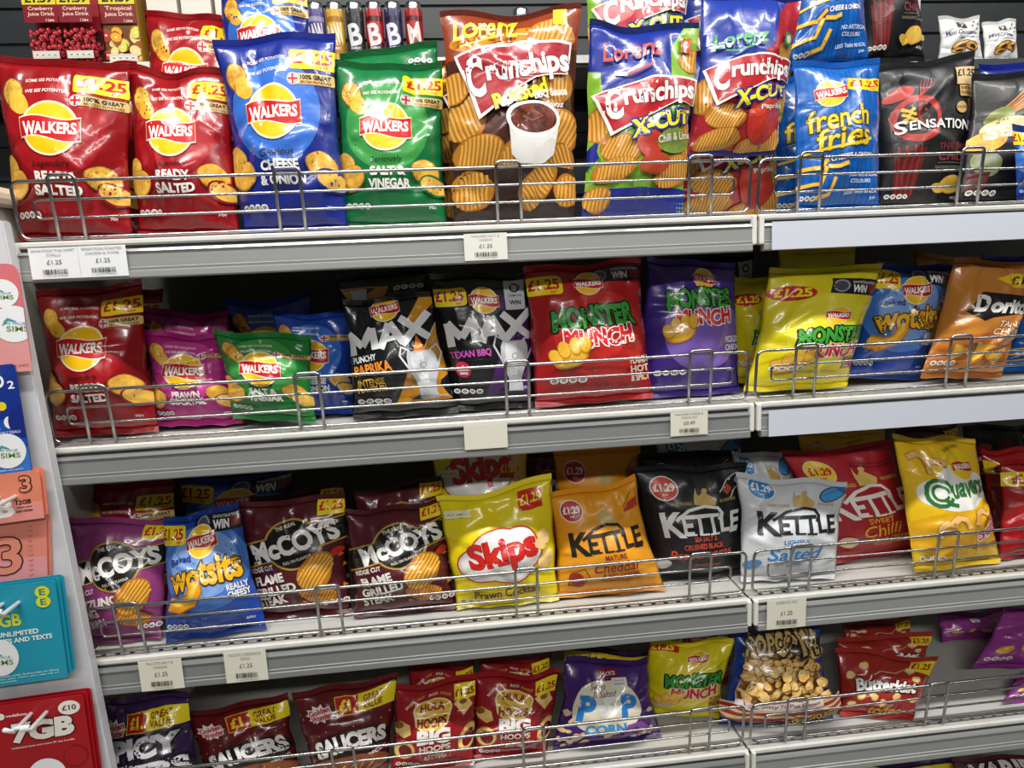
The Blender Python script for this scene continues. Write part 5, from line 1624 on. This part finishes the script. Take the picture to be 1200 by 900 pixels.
    ('PNK', [(1.4774, 0.0318, 0.5217), (1.6126, 0.0261, 0.5217), (1.6607, 0.0704, 0.5618), (1.5459, 0.0761, 0.5400)], 0.0220, 'pink snack bag lying near the rail on the lowest shelf', 0.05, 1.0, 605),
    ('PNK', [(1.5167, 0.2200, 0.5253), (1.6573, 0.2200, 0.5217), (1.6672, 0.2400, 0.5800), (1.5148, 0.2400, 0.5836)], 0.0220, 'dark pink bag in shadow against the back panel of the lowest shelf', 0.05, 1.0, 612),
    ('TWO', [(1.2738, 0.1000, 0.2107), (1.4825, 0.1000, 0.2030), (1.4770, 0.1200, 0.3534), (1.2676, 0.1200, 0.3614)], 0.0220, 'bag with a yellow two for one strip just under the lowest shelf', 0.05, 1.0, 619),
    ('VAR', [(1.4614, 0.0800, 0.2125), (1.6838, 0.0800, 0.2030), (1.6898, 0.1000, 0.3610), (1.4566, 0.1000, 0.3609)], 0.0220, 'plum coloured variety bag just under the lowest shelf', 0.05, 1.0, 626),
]


DESIGN = {
    'RS': d_ribbon('#8f0e15', '#a5141b', 'Legendary', 'READY', 'SALTED', seal='#8c1016'),
    'CO': d_ribbon('#1b2c88', '#3a70cc', 'Glorious', 'CHEESE', '& ONION', 1.50, seal='#1a2a88'),
    'SV': d_ribbon('#14703c', '#3f9848', 'Seriously', 'SALT &', 'VINEGAR', 1.46, seal='#11602f'),
    'PC': d_ribbon('#a81f76', '#c23a90', 'Tempting', 'PRAWN', 'COCKTAIL', 1.12, False),
    'SVS': d_ribbon('#1b7a34', '#3a9444', 'Seriously', 'SALT &', 'VINEGAR', 1.12, False),
    'COS': d_ribbon('#1a3f9e', '#3a70cc', 'Glorious', 'CHEESE', '& ONION', 1.30, False),
    'BBQ': d_crunch('bbq'), 'LIME': d_crunch('lime'), 'PAP': d_crunch('pap'),
    'FF': d_fries(),
    'SC': d_sens('THAI SWEET', 'CHILLI', 'chilli'), 'ST': d_sens('ROAST', 'CHICKEN', 'garlic'),
    'MAXP': d_max('pap'), 'MAXB': d_max('bbq'),
    'MMR': d_monster('#a81a1c', '#c02a22', ('FLAMIN', 'HOT', '& SPICY'), '#f2d8c0', 'pill', banner=(0.54, 1.20, 0.99, 1.34, -0.02), fx=(0.82, 0.62)),
    'MMP': d_monster('#3c2480', '#7a5cb0', ('PICKLED', 'ONION'), '#ece6f0', None, (0.60, 1.20), 0.56, (0.34, 0.64), fx=(0.82, 0.80), my=0.98),
    'MMY': d_monster('#e2d11c', '#eadb34', ('ROAST', 'BEEF'), '#8c2a5a', 'red', (0.62, 0.84), 0.64, (0.30, 0.26), (0.52, 1.06, 1.0, 1.26, -0.10), (0.84, 0.56), 0.58),
    'MMY4': d_monster('#e2d11c', '#eadb34', ('ROAST', 'BEEF'), '#8c2a5a', 'strip', (0.60, 1.10), 0.60, (0.34, 0.34), None, (0.84, 0.62), 0.76),
    'WOT': d_wotsits(), 'TOR': d_tortilla(),
    'MCP': d_mccoy('#96407c', ('SIZZLING', 'KING', 'PRAWN'), False), 'MCS': d_mccoy('#551a22', ('FLAME', 'GRILLED', 'STEAK'), True),
    'SK': d_puff(), 'SKB': d_puff(1.30, 0.50),
    'KO': d_hand('#eb9d1c', '#1c1714', '#b5202c', '#f5f0e6', (('MATURE', .58, .43, .22, .06, .03), ('Cheddar', .58, .325, .46, .11, .05), ('& RED ONION', .60, .23, .34, .045, .03)), '#8c1f1c', 'cheese'),
    'KB': d_hand('#1b1b1e', '#f0eeea', '#d2482a', '#f5f0e6', (('SEA SALT &', .54, .45, .24, .055, .03), ('CRUSHED BLACK', .52, .37, .42, .055, .03), ('Peppercorns', .50, .275, .66, .13, .04)), '#cc4a32', 'pepper'),
    'KW': d_hand('#d3d7da', '#15171c', '#2486cc', '#f5f4f0', (('LIGHTLY', .50, .43, .26, .055, .03), ('Salted', .50, .29, .52, .15, .05)), '#2a7cc0', 'salt', 1.10),
    'KR': d_hand('#b01f2e', '#f2efe8', '#f5d22a', '#c5281c', (('SWEET', .52, .43, .24, .06, .03), ('Chilli', .52, .32, .36, .13, .06), ('& SOUR CREAM', .56, .215, .44, .05, .03)), '#f0b02c', 'chilli'),
    'QU': d_quaver(), 'PRO': d_promo(),
    'BIK': d_wonder('#3a2150', ('SPICY', 'BIKERS'), 0.22, 1.12), 'SAU': d_wonder('#64161a', ('SAUCERS',)),
    'HUL': d_hoops(), 'POP': d_popcorn(), 'TWO': d_plain('#2c1838', '', strip='#d8b81e', H=1.1), 'WIN': d_window_pop(), 'BUT': d_butter(),
    'PNK': d_plain('#9a3c92', 'B', '#f0e6f0', None, 1.0), 'VAR': d_plain('#4a1424', 'VARIETY', '#d8ccc8', None, 1.1, wy=0.99),
}


def bag_name(k):
    return {'POP': 'popcorn_bag', 'WIN': 'popcorn_bag', 'BUT': 'popcorn_bag', 'TOR': 'tortilla_chip_bag'}.get(
        k, 'snack_bag' if k in ('MMR', 'MMP', 'MMY', 'MMY4', 'WOT', 'SK', 'SKB', 'QU', 'BIK', 'SAU', 'HUL', 'PNK', 'VAR', 'TWO', 'PRO', 'FF') else 'crisp_bag')


GROUP = {'RS': 'red ready salted crisp bags', 'CO': 'blue cheese and onion crisp bags', 'SV': 'green salt and vinegar crisp bags', 'BBQ': 'brown barbecue crisp bags', 'LIME': 'chilli and lime crisp bags',
         'PAP': 'paprika crisp bags', 'FF': 'blue potato stick bags', 'SC': 'black chilli crisp bags', 'WOT': 'blue cheese puff bags', 'PC': 'pink prawn cocktail crisp bags', 'COS': 'small blue crisp bags',
         'MAXP': 'black and gold crisp bags', 'MAXB': 'black and purple crisp bags', 'MMR': 'red snack bags', 'MMY': 'yellow snack bags', 'MMY4': 'yellow snack bags', 'TOR': 'orange tortilla chip bags',
         'MCS': 'maroon ridged crisp bags', 'SK': 'yellow prawn cocktail bags', 'SKB': 'yellow prawn cocktail bags', 'KO': 'orange chip bags', 'KB': 'black chip bags', 'KW': 'white chip bags',
         'QU': 'curly cheese snack bags', 'PRO': 'red bags with a yellow price corner', 'SAU': 'saucer snack bags', 'HUL': 'potato hoop bags', 'BUT': 'toffee popcorn bags', 'PNK': 'pink snack bags', 'TWO': 'two for one bags'}
for (k, C, t, label, bow, wr, seed) in BAGS:
    a = DESIGN[k]
    bt = bag(a, a.base, C, t, seed, label, 'popcorn' if 'popcorn_bag' == bag_name(k) else 'crisps' if 'crisp' in bag_name(k) or 'tortilla' in bag_name(k) else 'snacks', GROUP.get(k), bow, wr, bag_name(k), sealcol=a.sealc)


# ------------------------------------------------------------------ price tickets in the strips
def barcode(a, x0, x1, y0, y1, seed, col='#3a3a38'):
    rn = random.Random(seed)
    x = x0
    while x < x1:
        w = rn.choice((0.008, 0.008, 0.016, 0.024))
        a.rect(x, y0, min(x + w, x1), y1, col)
        x += w + rn.choice((0.008, 0.012, 0.018))


def ticket(x0, x1, zd, top, bot, lines, price, label, paper='#dedccb', ink='#8a8880', seed=1, yf=-0.0162):
    root = empty('price_ticket', ((x0 + x1) / 2, yf, zd + bot), label, 'price label', 'shelf price labels')
    w, h = x1 - x0, top - bot
    box('paper', (-w / 2, -0.0006, 0), (w / 2, 0.0, h), mat(paper, 'paper'), root)
    if lines:
        a = Art(h / w, 'paper')
        H = h / w
        a.part = 'lettering'
        for i, s in enumerate(lines):
            a.text(s, 0.5, H * (0.90 - 0.14 * i), min(0.90, 0.047 * len(s)), H * 0.085, ink, 0.0)
        a.text(price, 0.5, H * 0.53, 0.30, H * 0.14, '#55544e', 0.0)
        a.part = 'barcode'
        barcode(a, 0.24, 0.76, H * 0.14, H * 0.30, seed)
        a.text('5 000328 51%04d' % (seed * 37), 0.5, H * 0.075, 0.5, H * 0.05, ink, 0.0)
        a.lay(1, 1, flat_surf((-w / 2, -0.0007, 0), (w / 2, -0.0007, 0), (-w / 2, -0.0007, h)), root)
    return root


ticket(0.0225, 0.0822, DECKS[0], -0.0055, -0.0450, ('SENSATIONS THAI SWEET', 'CHILLI'), '£1.25', 'white price label at the start of the top strip, first of two touching labels', '#e9eaea', '#8a8a8e', 1)
ticket(0.0826, 0.1415, DECKS[0], -0.0052, -0.0450, ('SENSATIONS ROASTED', 'CHICKEN & THYME'), '£1.25', 'white price label on the top strip, second of two touching labels', '#e9eaea', '#8a8a8e', 2)
ticket(0.580, 0.6390, DECKS[0], -0.0090, -0.0450, ('WALKERS SALT &', 'VINEGAR'), '£1.25', 'white price label alone under the sauce bowl crisps on the top strip', '#e2e2d8', '#a8a8a2', 3)
ticket(0.5650, 0.6270, DECKS[1], -0.0010, -0.0366, None, '', 'blank cream label on the second strip under the dark barbecue bag')
ticket(0.8675, 0.9240, DECKS[1], -0.0020, -0.0378, ('WALKERS CHEESE &', 'ONION 25G'), '£0.49', 'cream price label on the second strip under the purple snack bag', seed=5)
ticket(0.0812, 0.1408, DECKS[2], 0.0000, -0.0468, ('McCOYS SALT &', 'VINEGAR'), '£1.25', 'cream price label on the third strip nearest the card display', seed=6)
ticket(0.1996, 0.2590, DECKS[2], 0.0010, -0.0468, ('McCOYS CHEDDAR &', 'ONION'), '£1.25', 'cream price label on the third strip below the blue cheese puffs', seed=7)
ticket(1.0205, 1.0845, DECKS[2], 0.0020, -0.0465, ('DORITOS 70G',), '£1.25', 'cream price label on the third strip under the white chip bag', seed=8)


# ------------------------------------------------------------------ phone card display beside the shelves
bm = bmesh.new()
vs = [bm.verts.new(v) for v in ((-0.42, -0.034, 0.0), (0.052, -0.034, 0.0), (0.008, -0.034, 1.40), (-0.42, -0.034, 1.40))]
fc = bm.faces.new(vs)
ex = bmesh.ops.extrude_face_region(bm, geom=[fc])
bmesh.ops.translate(bm, verts=[g for g in ex['geom'] if isinstance(g, bmesh.types.BMVert)], vec=(0, 0.018, 0))
bmesh.ops.bevel(bm, geom=bm.edges[:], offset=0.002, segments=2, affect='EDGES')
db = empty('display_board', (0, 0, 0), 'pale grey hanging board with phone cards beside the snack shelves', 'display board')
bm_obj('board', bm, [mat('#d2d2d6', 'paint')], db)


def card(name, q, y, base, art, label, layers=1, grad=None, H=None):
    """a card pack hanging in front of the board; q = BL, BR, TL in (x, z)"""
    (bx, bz), (rx, rz), (tx, tz) = q
    root = empty('phone_card', (bx, y, bz), label, 'phone card', 'phone cards on the hanging board')
    W, Hh = rx - bx, tz - bz
    for k in range(layers):
        o = 0.004 * k
        bm = bmesh.new()
        ps = fillet([(o * 0.8, o, o * 0.5), (W + o * 0.8, o, rz - bz + o * 0.5), (tx - bx + W + o * 0.8, o, tz - bz + rz - bz + o * 0.5), (tx - bx + o * 0.8, o, tz - bz + o * 0.5)], 0.006 if name != 'lobed' else 0.016, True, 6)
        f = bm.faces.new([bm.verts.new(p) for p in ps])
        e = bmesh.ops.extrude_face_region(bm, geom=[f])
        bmesh.ops.translate(bm, verts=[g for g in e['geom'] if isinstance(g, bmesh.types.BMVert)], vec=(0, 0.0012, 0))
        bm_obj('card', bm, [mat(base, 'card')], root)
    art.lay(1, 1, flat_surf((0, -0.0002, 0), (W, -0.0002, rz - bz), (tx - bx, -0.0002, tz - bz)), root)
    return root


def seal_disc(a, x, y, r, words=('BIG VALUE', 'SIMS')):
    a.part = 'round_sticker'
    a.ell(x, y, r, r, '#f0f1f2', 0, 32)
    for k in range(3):
        a.line([(x - r * .55 + r * .06 * k, y - r * .05 + r * .12 * k), (x - r * .25, y + r * .22 + r * .06 * k), (x + r * .05 + r * .04 * k, y + r * .12)], r * .06, ('#3a7fb8', '#6fae3c', '#3aa6c8')[k])
    a.text(words[0], x + r * .05, y + r * .04, r * 1.0, r * .15, '#4a8ab8', 0.01, -0.1)
    a.text(words[1], x + r * .15, y - r * .26, r * 1.05, r * .30, '#7a9c5a', 0.02, -0.06)


CW = 0.115
# pink lobed card at the top
a = Art(1.30, 'card')
a.poly([(0, 0), (1, 0), (1, 0.5), (0, 0.5)], '#e39a98')
seal_disc(a, 0.80, 0.95, 0.17)
seal_disc(a, 0.88, 0.58, 0.22)
a.text('plan terms apply', 0.80, 0.08, 0.36, 0.03, '#7a3a3a', 0.0)
card('lobed', ((0.0215 - CW, 1.2095), (0.0215, 1.2115), (0.0245 - CW, 1.345)), -0.045, '#d9747a', a, 'salmon pink card with white round stickers at the top of the board')
# dark blue card
a = Art(1.25, 'card')
a.poly([(0, 0), (1, 0), (1, 0.30), (0, 0.42)], '#3a76c4')
a.poly([(0, 0.42), (1, 0.30), (1, 0.62), (0, 0.70)], '#1f4fae')
a.part = 'brand_logo'
a.text('O', 0.80, 1.07, 0.13, 0.15, '#f2f3f6', 0.03)
a.text('2', 0.93, 1.02, 0.07, 0.09, '#f2f3f6', 0.02)
a.part = 'lettering'
a.ell(0.80, 0.79, 0.05, 0.05, '#e8d22a', 0, 18)
a.text('£10', 0.72, 0.60, 0.44, 0.15, '#f2f3f6', 0.03)
a.ell(1.0, 0.60, 0.16, 0.19, '#1a2a7c', 0, 30)
a.text('SIM ONLY DEALS', 0.80, 0.49, 0.30, 0.03, '#d8e2f2', 0.01)
seal_disc(a, 0.78, 0.28, 0.20)
a.text('Terms apply see pack', 0.72, 0.06, 0.40, 0.03, '#d8e2f2', 0.0)
card('card', ((0.0040 - CW, 1.0735), (0.0040, 1.0800), (0.0045 - CW, 1.2160)), -0.050, '#16348c', a, 'deep blue phone card with a yellow dot and white sticker')
# two coral cards
a = Art(0.56, 'card')
a.poly([(0, 0), (1, 0), (1, 0.20), (0, 0.30)], '#e8948c')
a.part = 'lettering'
a.text('GB', 0.47, 0.17, 0.44, 0.22, '#f6f1ee', 0.05)
a.text('12GB', 0.80, 0.215, 0.16, 0.055, '#2a1a18', 0.035)
a.text('when you', 0.80, 0.155, 0.16, 0.03, '#2a1a18', 0.02)
a.text('auto-renew', 0.80, 0.115, 0.18, 0.03, '#2a1a18', 0.02)
a.part = 'brand_logo'
a.text('3', 0.84, 0.42, 0.12, 0.18, '#e08a6a', 0.02, 0, 0, 0, out='#3a1f1c', ow=0.012)
card('card', ((0.0110 - CW, 1.0110), (0.0110, 1.0185), (0.0140 - CW, 1.0760)), -0.052, '#e2856a', a, 'coral phone card marked 12GB, overlapping the one below', 2)
a = Art(0.80, 'card')
a.poly([(0, 0), (1, 0), (1, 0.30), (0, 0.36)], '#e79a9c')
for k in range(11):
    a.line([(0.80, 0.70 - .06 * k), (0.825, 0.68 - .06 * k), (0.85, 0.70 - .06 * k)], 0.008, '#b56a5e')
a.part = 'brand_logo'
a.text('3', 0.58, 0.36, 0.30, 0.46, '#e6907a', 0.02, 0, 0, 0, out='#3a1f1c', ow=0.014)
card('card', ((-0.0040 - CW, 0.9230), (-0.0040, 0.9290), (0.0070 - CW, 1.0130)), -0.042, '#e58c78', a, 'coral phone card with a large outlined numeral, below the 12GB one', 2)
# teal card
a = Art(1.02, 'card')
a.part = 'lettering'
a.text('GB', 0.50, 0.67, 0.22, 0.13, '#d8dc3a', 0.03)
a.text('8', 0.28, 0.67, 0.12, 0.13, '#d8dc3a', 0.03)
a.text('UNLIMITED', 0.56, 0.53, 0.42, 0.05, '#f0f4f4', 0.03)
a.text('MINUTES AND TEXTS', 0.55, 0.46, 0.70, 0.05, '#f0f4f4', 0.03)
a.text('4 week bundle with Subscribe to Save', 0.52, 0.10, 0.80, 0.02, '#d6eaec', 0.01)
a.text('10% off your plan when you sign up to', 0.52, 0.07, 0.80, 0.02, '#d6eaec', 0.01)
a.text('monthly renewals', 0.30, 0.04, 0.36, 0.02, '#d6eaec', 0.01)
a.part = 'brand_logo'
a.ell(0.86, 0.92, 0.075, 0.060, '#d8dc2a', 0, 18)
a.ell(0.86, 0.82, 0.075, 0.060, '#d8dc2a', 0, 18)
a.text('E', 0.86, 0.92, 0.06, 0.065, '#1a7a88', 0.02)
a.text('E', 0.86, 0.82, 0.06, 0.065, '#1a7a88', 0.02)
seal_disc(a, 0.35, 0.30, 0.19)
card('card', ((0.0095 - 0.125, 0.7870), (0.0095, 0.7930), (0.0135 - 0.125, 0.9270)), -0.056, '#1f96ae', a, 'teal phone card with yellow dots and round sticker', 3)
# red card
a = Art(1.15, 'card')
a.part = 'lettering'
a.text('7GB', 0.54, 0.80, 0.66, 0.25, '#e9e2d8', 0.06, 0.03, 0.1, 0, out='#8c0f1c', ow=0.012)
a.text('Unlimited texts and extra 30 day bundle', 0.52, 0.62, 0.66, 0.03, '#f0dcdc', 0.01, 0.02)
a.ell(0.84, 1.02, 0.115, 0.085, '#efe8e2', 0, 26)
a.text('£10', 0.84, 1.02, 0.15, 0.065, '#5a3a3a', 0.03)
a.part = 'brand_logo'
a.ell(0.13, 1.02, 0.04, 0.04, '#f0e6e4', 0, 18)
a.text('vodafone', 0.29, 1.02, 0.22, 0.035, '#f0e6e4', 0.02)
a.ell(0.84, 0.42, 0.13, 0.13, '#8c0c18', 0, 24)
a.ell(0.84, 0.42, 0.115, 0.115, '#a5101c', 0, 24)
seal_disc(a, 0.52, 0.24, 0.20)
card('card', ((0.0195 - 0.125, 0.616), (0.0195, 0.622), (0.0225 - 0.125, 0.757)), -0.052, '#a5101c', a, 'red phone card marked 7GB with a ten pound circle', 3)
for (x, z, lab) in ((-0.030, 1.050, 'white wire hook holding the coral cards'), (-0.046, 0.906, 'white wire hook holding the teal card'), (-0.038, 0.742, 'white wire hook holding the red card'),
                    (-0.045, 1.340, 'white wire hook holding the pink card'), (-0.055, 1.205, 'white wire hook holding the blue card')):
    h = empty('peg_hook', (x, -0.034, z), lab, 'hook', 'white hooks on the card board')
    for s in (-1, 1):
        tube('prong', [(s * 0.010, 0, 0), (s * 0.010, -0.055, 0.0), (s * 0.010, -0.070, 0.014)], 0.0029, mat('#e6e6e6', 'plastic'), h)
    tube('crossbar', [(-0.010, -0.055, 0.005), (0.010, -0.055, 0.005)], 0.0029, mat('#e6e6e6', 'plastic'), h)


# ------------------------------------------------------------------ drinks and pastries on the set back upper shelf
ZL, ZR = 1.6846, 1.6640
us = empty('upper_shelf', (0.30, 0.33, 1.684), 'grey upper shelf set back behind the top bags, carrying juice cartons and cans', 'shelf', 'set back upper shelves')
box('deck', (-0.95, -0.034, -0.018), (0.70, 0.10, 0.0), mat('#8d8f90', 'paint'), us)
prism_x('front_lip', [(-0.034, 0.001), (-0.040, 0.001), (-0.040, -0.012), (-0.034, -0.012)], -0.95, 0.70, mat('#dcdcd8', 'paint'), us)
us = empty('upper_shelf', (1.60, 0.33, 1.6636), 'dark edged upper shelf set back behind the black bags, carrying pastry bags', 'shelf', 'set back upper shelves')
box('deck', (-0.59, -0.044, -0.018), (0.70, 0.10, 0.0), mat('#8d8f90', 'paint'), us)
prism_x('front_lip', [(-0.044, 0.001), (-0.050, 0.001), (-0.050, -0.016), (-0.044, -0.016)], -0.59, 0.70, mat('#4a4c50', 'strip'), us)


def carton(x0, x1, y, h, kind, label):
    z0 = 1.6846
    w = x1 - x0
    root = empty('juice_carton', ((x0 + x1) / 2, y, z0), label, 'juice carton', 'juice cartons on the upper shelf')
    side = {'cran': '#6d0f1c', 'trop': '#b0801e', 'peach': '#d8d0c4'}[kind]
    bm = bmesh.new()
    bm_box(bm, (-w / 2, 0, 0), (w / 2, w * 0.95, h), 0.0015, 1)
    bm_obj('box', bm, [mat(side, 'card')], root)
    # folded gable on top with its sealed fin
    g = 0.035
    prism_x('gable_top', [(0.002, h), (w * 0.95 - 0.002, h), (w * 0.475 + 0.002, h + g), (w * 0.475, h + g + 0.012), (w * 0.475 - 0.002, h + g)], -w / 2 + 0.001, w / 2 - 0.001, mat(side, 'card'), root)
    H = h / w
    a = Art(H, 'card')
    if kind == 'peach':
        a.rect(0, 0, 1, H, '#d9d2c6')
        a.part = 'brand_logo'
        for yy in (H * 0.30, H * 0.78):
            a.ell(0.5, yy, 0.40, 0.22, '#b01c24', 0, 24)
            a.ell(0.5, yy, 0.34, 0.17, '#3f7a3a', 0, 24)
            a.ell(0.5, yy, 0.31, 0.14, '#b01c24', 0, 24)
            a.text('Del Monte', 0.5, yy, 0.5, 0.09, '#f2e6c8', 0.03)
    else:
        a.rect(0, 0, 1, H, '#8a1622' if kind == 'cran' else '#9c6a20')
        rn = random.Random(3)
        a.part = 'fruit_picture'
        a.rect(0, 0.0, 1, 1.02, '#3a0a10' if kind == 'cran' else '#6a3a14')
        for k in range(150 if kind == 'cran' else 22):
            x, y_ = rn.uniform(0.02, 0.98), rn.uniform(0.05, 1.0)
            if kind == 'cran':
                a.ell(x, y_, .068, .068, '#5a0a14', 0, 12)
                a.ell(x, y_, .058, .058, '#b0202c', 0, 12)
                a.ell(x - .02, y_ + .02, .018, .018, '#e87a80', 0, 8)
            else:
                r = rn.uniform(.12, .2)
                c = rn.choice(('#e0a42a', '#d8cf5a', '#b5342a', '#e8d08a'))
                a.ell(x, y_, r, r * .8, '#8a5a1c', rn.uniform(0, 3), 18)
                a.ell(x, y_, r * .88, r * .7, c, rn.uniform(0, 3), 18)
                a.ell(x, y_, r * .2, r * .16, '#f2e6b8', 0, 10)
        a.part = 'lettering'
        a.rect(0, 1.10, 1, 1.62, '#7c1420' if kind == 'cran' else '#7a1a20')
        a.text('Cranberry' if kind == 'cran' else 'Tropical', 0.52, 1.50, 0.74, 0.14, '#e8c9b8', 0.015)
        a.text('Juice Drink', 0.52, 1.34, 0.80, 0.14, '#e8c9b8', 0.015)
        a.text('1 Litre', 0.76, 1.17, 0.24, 0.08, '#e8d8c8', 0.02)
        a.rect(0.10, 0.03, 0.90, 0.26, '#cfcabc')
        badge_row(a, 0.14, 0.14, 0.72, 4, '#e9e4d4', 0.05)
        a.part = 'price_flash'
        a.rect(0, 1.62, 1, 1.98, '#d8c62a')
        a.text('£1.59', 0.5, 1.79, 0.82, 0.24, '#1c1a14', 0.04)
    a.lay(1, 1, flat_surf((-w / 2, -0.0002, 0), (w / 2, -0.0002, 0), (-w / 2, -0.0002, h)), root)


carton(-0.0950, -0.0440, 0.300, 0.155, 'cran', 'cranberry juice carton, first of the row behind the red crisps')
carton(-0.0425, 0.0085, 0.300, 0.155, 'cran', 'cranberry juice carton standing against the tropical carton')
carton(0.0115, 0.0680, 0.300, 0.155, 'trop', 'tropical juice carton with sliced fruit on its front')
for k, x in enumerate((0.085, 0.140, 0.195)):
    carton(x, x + 0.048, 0.300, 0.155, 'peach', ('pale juice carton with a red oval badge next to the tropical carton', 'pale juice carton with a red oval badge, middle of three', 'pale juice carton with a red oval badge next to the cans')[k])


def can(x, y, r, h, col, word, wcol, label, band=None):
    root = empty('drink_can', (x, y, 1.6846), label, 'drink can', 'energy drink cans on the upper shelf')
    pr = [(0.0, 0.0), (r * .72, 0.0), (r * .80, .003), (r * .98, .010), (r, .014), (r, h - .016), (r * .97, h - .012), (r * .84, h - .003), (r * .86, h), (r * .80, h), (r * .78, h - .004), (0.0, h - .004)]
    n = 28

    def lathe(name, prof, m):
        vs, fs = [], []
        for q, z in prof:
            for k in range(n):
                an = 2 * math.pi * k / n
                vs.append((q * math.cos(an), q * math.sin(an), z))
        for i in range(len(prof) - 1):
            for k in range(n):
                k2 = (k + 1) % n
                fs.append((i * n + k, i * n + k2, (i + 1) * n + k2, (i + 1) * n + k))
        return link(name, mesh_np(name, vs, fs), [m], root)
    lathe('body', pr[:7], mat(col, 'plastic'))
    lathe('lid', pr[6:], mat('#c8c8c8', 'metal'))
    box('ring_pull', (-.004, -.008, h - .0035), (.004, .004, h - .002), mat('#c8c8c8', 'metal'), root)
    H = 2.2
    a = Art(H, 'plastic')
    a.part = 'print'
    if band:
        a.rect(0, 0.2, 1, 0.75, band)
        a.rect(0, 1.72, 1, 1.95, band)
    a.part = 'brand_logo'
    a.text(word, 0.5, 1.10, 0.66 if len(word) < 3 else 0.84, 1.05, wcol, 0.03, 0.15)
    a.text('ENERGY', 0.5, 0.45, 0.5, 0.12, wcol, 0.03)

    def surf(u, v):
        an = -math.pi / 2 + (u - 0.5) * 2.2
        nn = np.stack([np.cos(an), np.sin(an), 0 * an], 1)
        p = nn * r
        p[:, 2] = 0.014 + v * (h - .030)
        return p, nn
    a.lay(12, 1, surf, root)


for (px, c, w, wc, bd, lab) in ((0.318, '#5f8a2a', 'RAW', '#d8e6b0', '#3f6a1c', 'green slim drink can, first of the row of cans'),
                                (0.352, '#4a3a78', 'RAW', '#d8d4de', '#8a86a8', 'purple and silver drink can beside the yellow one'),
                                (0.385, '#c79a22', 'RAW', '#e9e2c8', '#a06a1c', 'yellow drink can between purple and black ones'),
                                (0.4195, '#17181c', 'B', '#d2d4d8', '#2a2c32', 'black drink can with a pale letter'),
                                (0.4535, '#a81e24', 'B', '#e2d8d6', '#4a1014', 'red drink can between black and navy ones'),
                                (0.487, '#2a2550', 'B', '#d6d4de', '#1a1838', 'navy drink can beside the tall red one'),
                                (0.5235, '#a3161c', 'M', '#e8d8d2', '#5a0c10', 'red drink can at the end of the row, by the sauce bowl crisps')):
    can(px, 0.345, 0.0158, 0.108, c, w, wc, lab, bd)
can(0.716, 0.335, 0.0165, 0.092, '#1f6a7a', 'JUICED', '#e0d23a', 'teal juice energy can glimpsed between brown and blue crisp bags', '#16323a')


def d_pastry(base, H=0.92):
    a = film(H, base, 'satin')
    a.part = 'brand_logo'
    a.rect(0.34, 0.66, 0.60, 0.82, '#4a3a34', 0.03)
    a.text('7', 0.47, 0.74, 0.12, 0.10, '#e8e2d8', 0.03)
    a.part = 'lettering'
    a.text('Mini Croissants', 0.46, 0.54, 0.74, 0.11, '#23306a', 0.02, 0.02, 0.2)
    a.text('Cocoa Cream', 0.54, 0.43, 0.40, 0.06, '#6a6a7c', 0.01, 0.02, 0.2)
    a.part = 'pastry_picture'
    for (x, y_, rx, ry, ro) in ((0.42, 0.24, .22, .11, .3), (0.66, 0.22, .18, .10, -.2), (0.36, .14, .16, .06, .1)):
        a.ell(x, y_, rx, ry, '#6a3a1c', ro, 18)
        a.ell(x, y_, rx * .85, ry * .8, '#a86a34', ro, 18, 'crisp')
        a.ell(x + .02, y_ - .01, rx * .5, ry * .4, '#3a1c10', ro, 14)
    for (x, y_) in ((.72, .70), (.82, .62), (.78, .80), (.88, .74), (.86, .36)):
        a.poly([(x, y_), (x + .06, y_ + .02), (x + .03, y_ + .06)], '#2a2222')
    a.part = 'front_print'
    return a


pw, py_ = d_pastry('#dcdcda'), d_pastry('#d8b53a')


def pbag(x0, x1, z1, y, d, label, seed, yb=None):
    z0 = ZR + 0.002
    C = [(x0, y, z0), (x1, y, z0), (x1 - 0.004, y + 0.012, z1), (x0 + 0.004, y + 0.012, z1)]
    bag(d, d.base, C, 0.014, seed, label, 'pastry bag', 'pastry bags on the upper shelf', 0.05, 0.8, 'pastry_bag', 0.006)


pbag(1.503, 1.592, 1.752, 0.300, pw, 'white mini croissant bag beside the upright post, cocoa pastries on front', 901)
pbag(1.597, 1.672, 1.745, 0.305, pw, 'white mini croissant bag further from the post than its twin', 905)
pbag(1.455, 1.500, 1.738, 0.335, py_, 'yellow pastry bag next to the upright post', 909)
po = empty('shelf_upright', (1.417, 0.262, 1.3717), 'slim pale upright post rising behind the black crisp bags', 'post')
box('post', (-0.009, -0.009, 0.0), (0.009, 0.009, 0.75), mat('#c9cac8', 'paint'), po, 0.0015)
gb = empty('green_pack', (-0.040, 0.26, 1.450), 'small bright green pack on the cream end panel top', 'pack')  # plain green pack standing on the end panel cap
box('pack', (-0.018, -0.02, 0), (0.012, 0.02, 0.062), mat('#5f9a2a', 'card'), gb, 0.002)
box('lid', (-0.019, -0.021, 0.050), (0.013, 0.021, 0.064), mat('#7fb83a', 'card'), gb, 0.002)
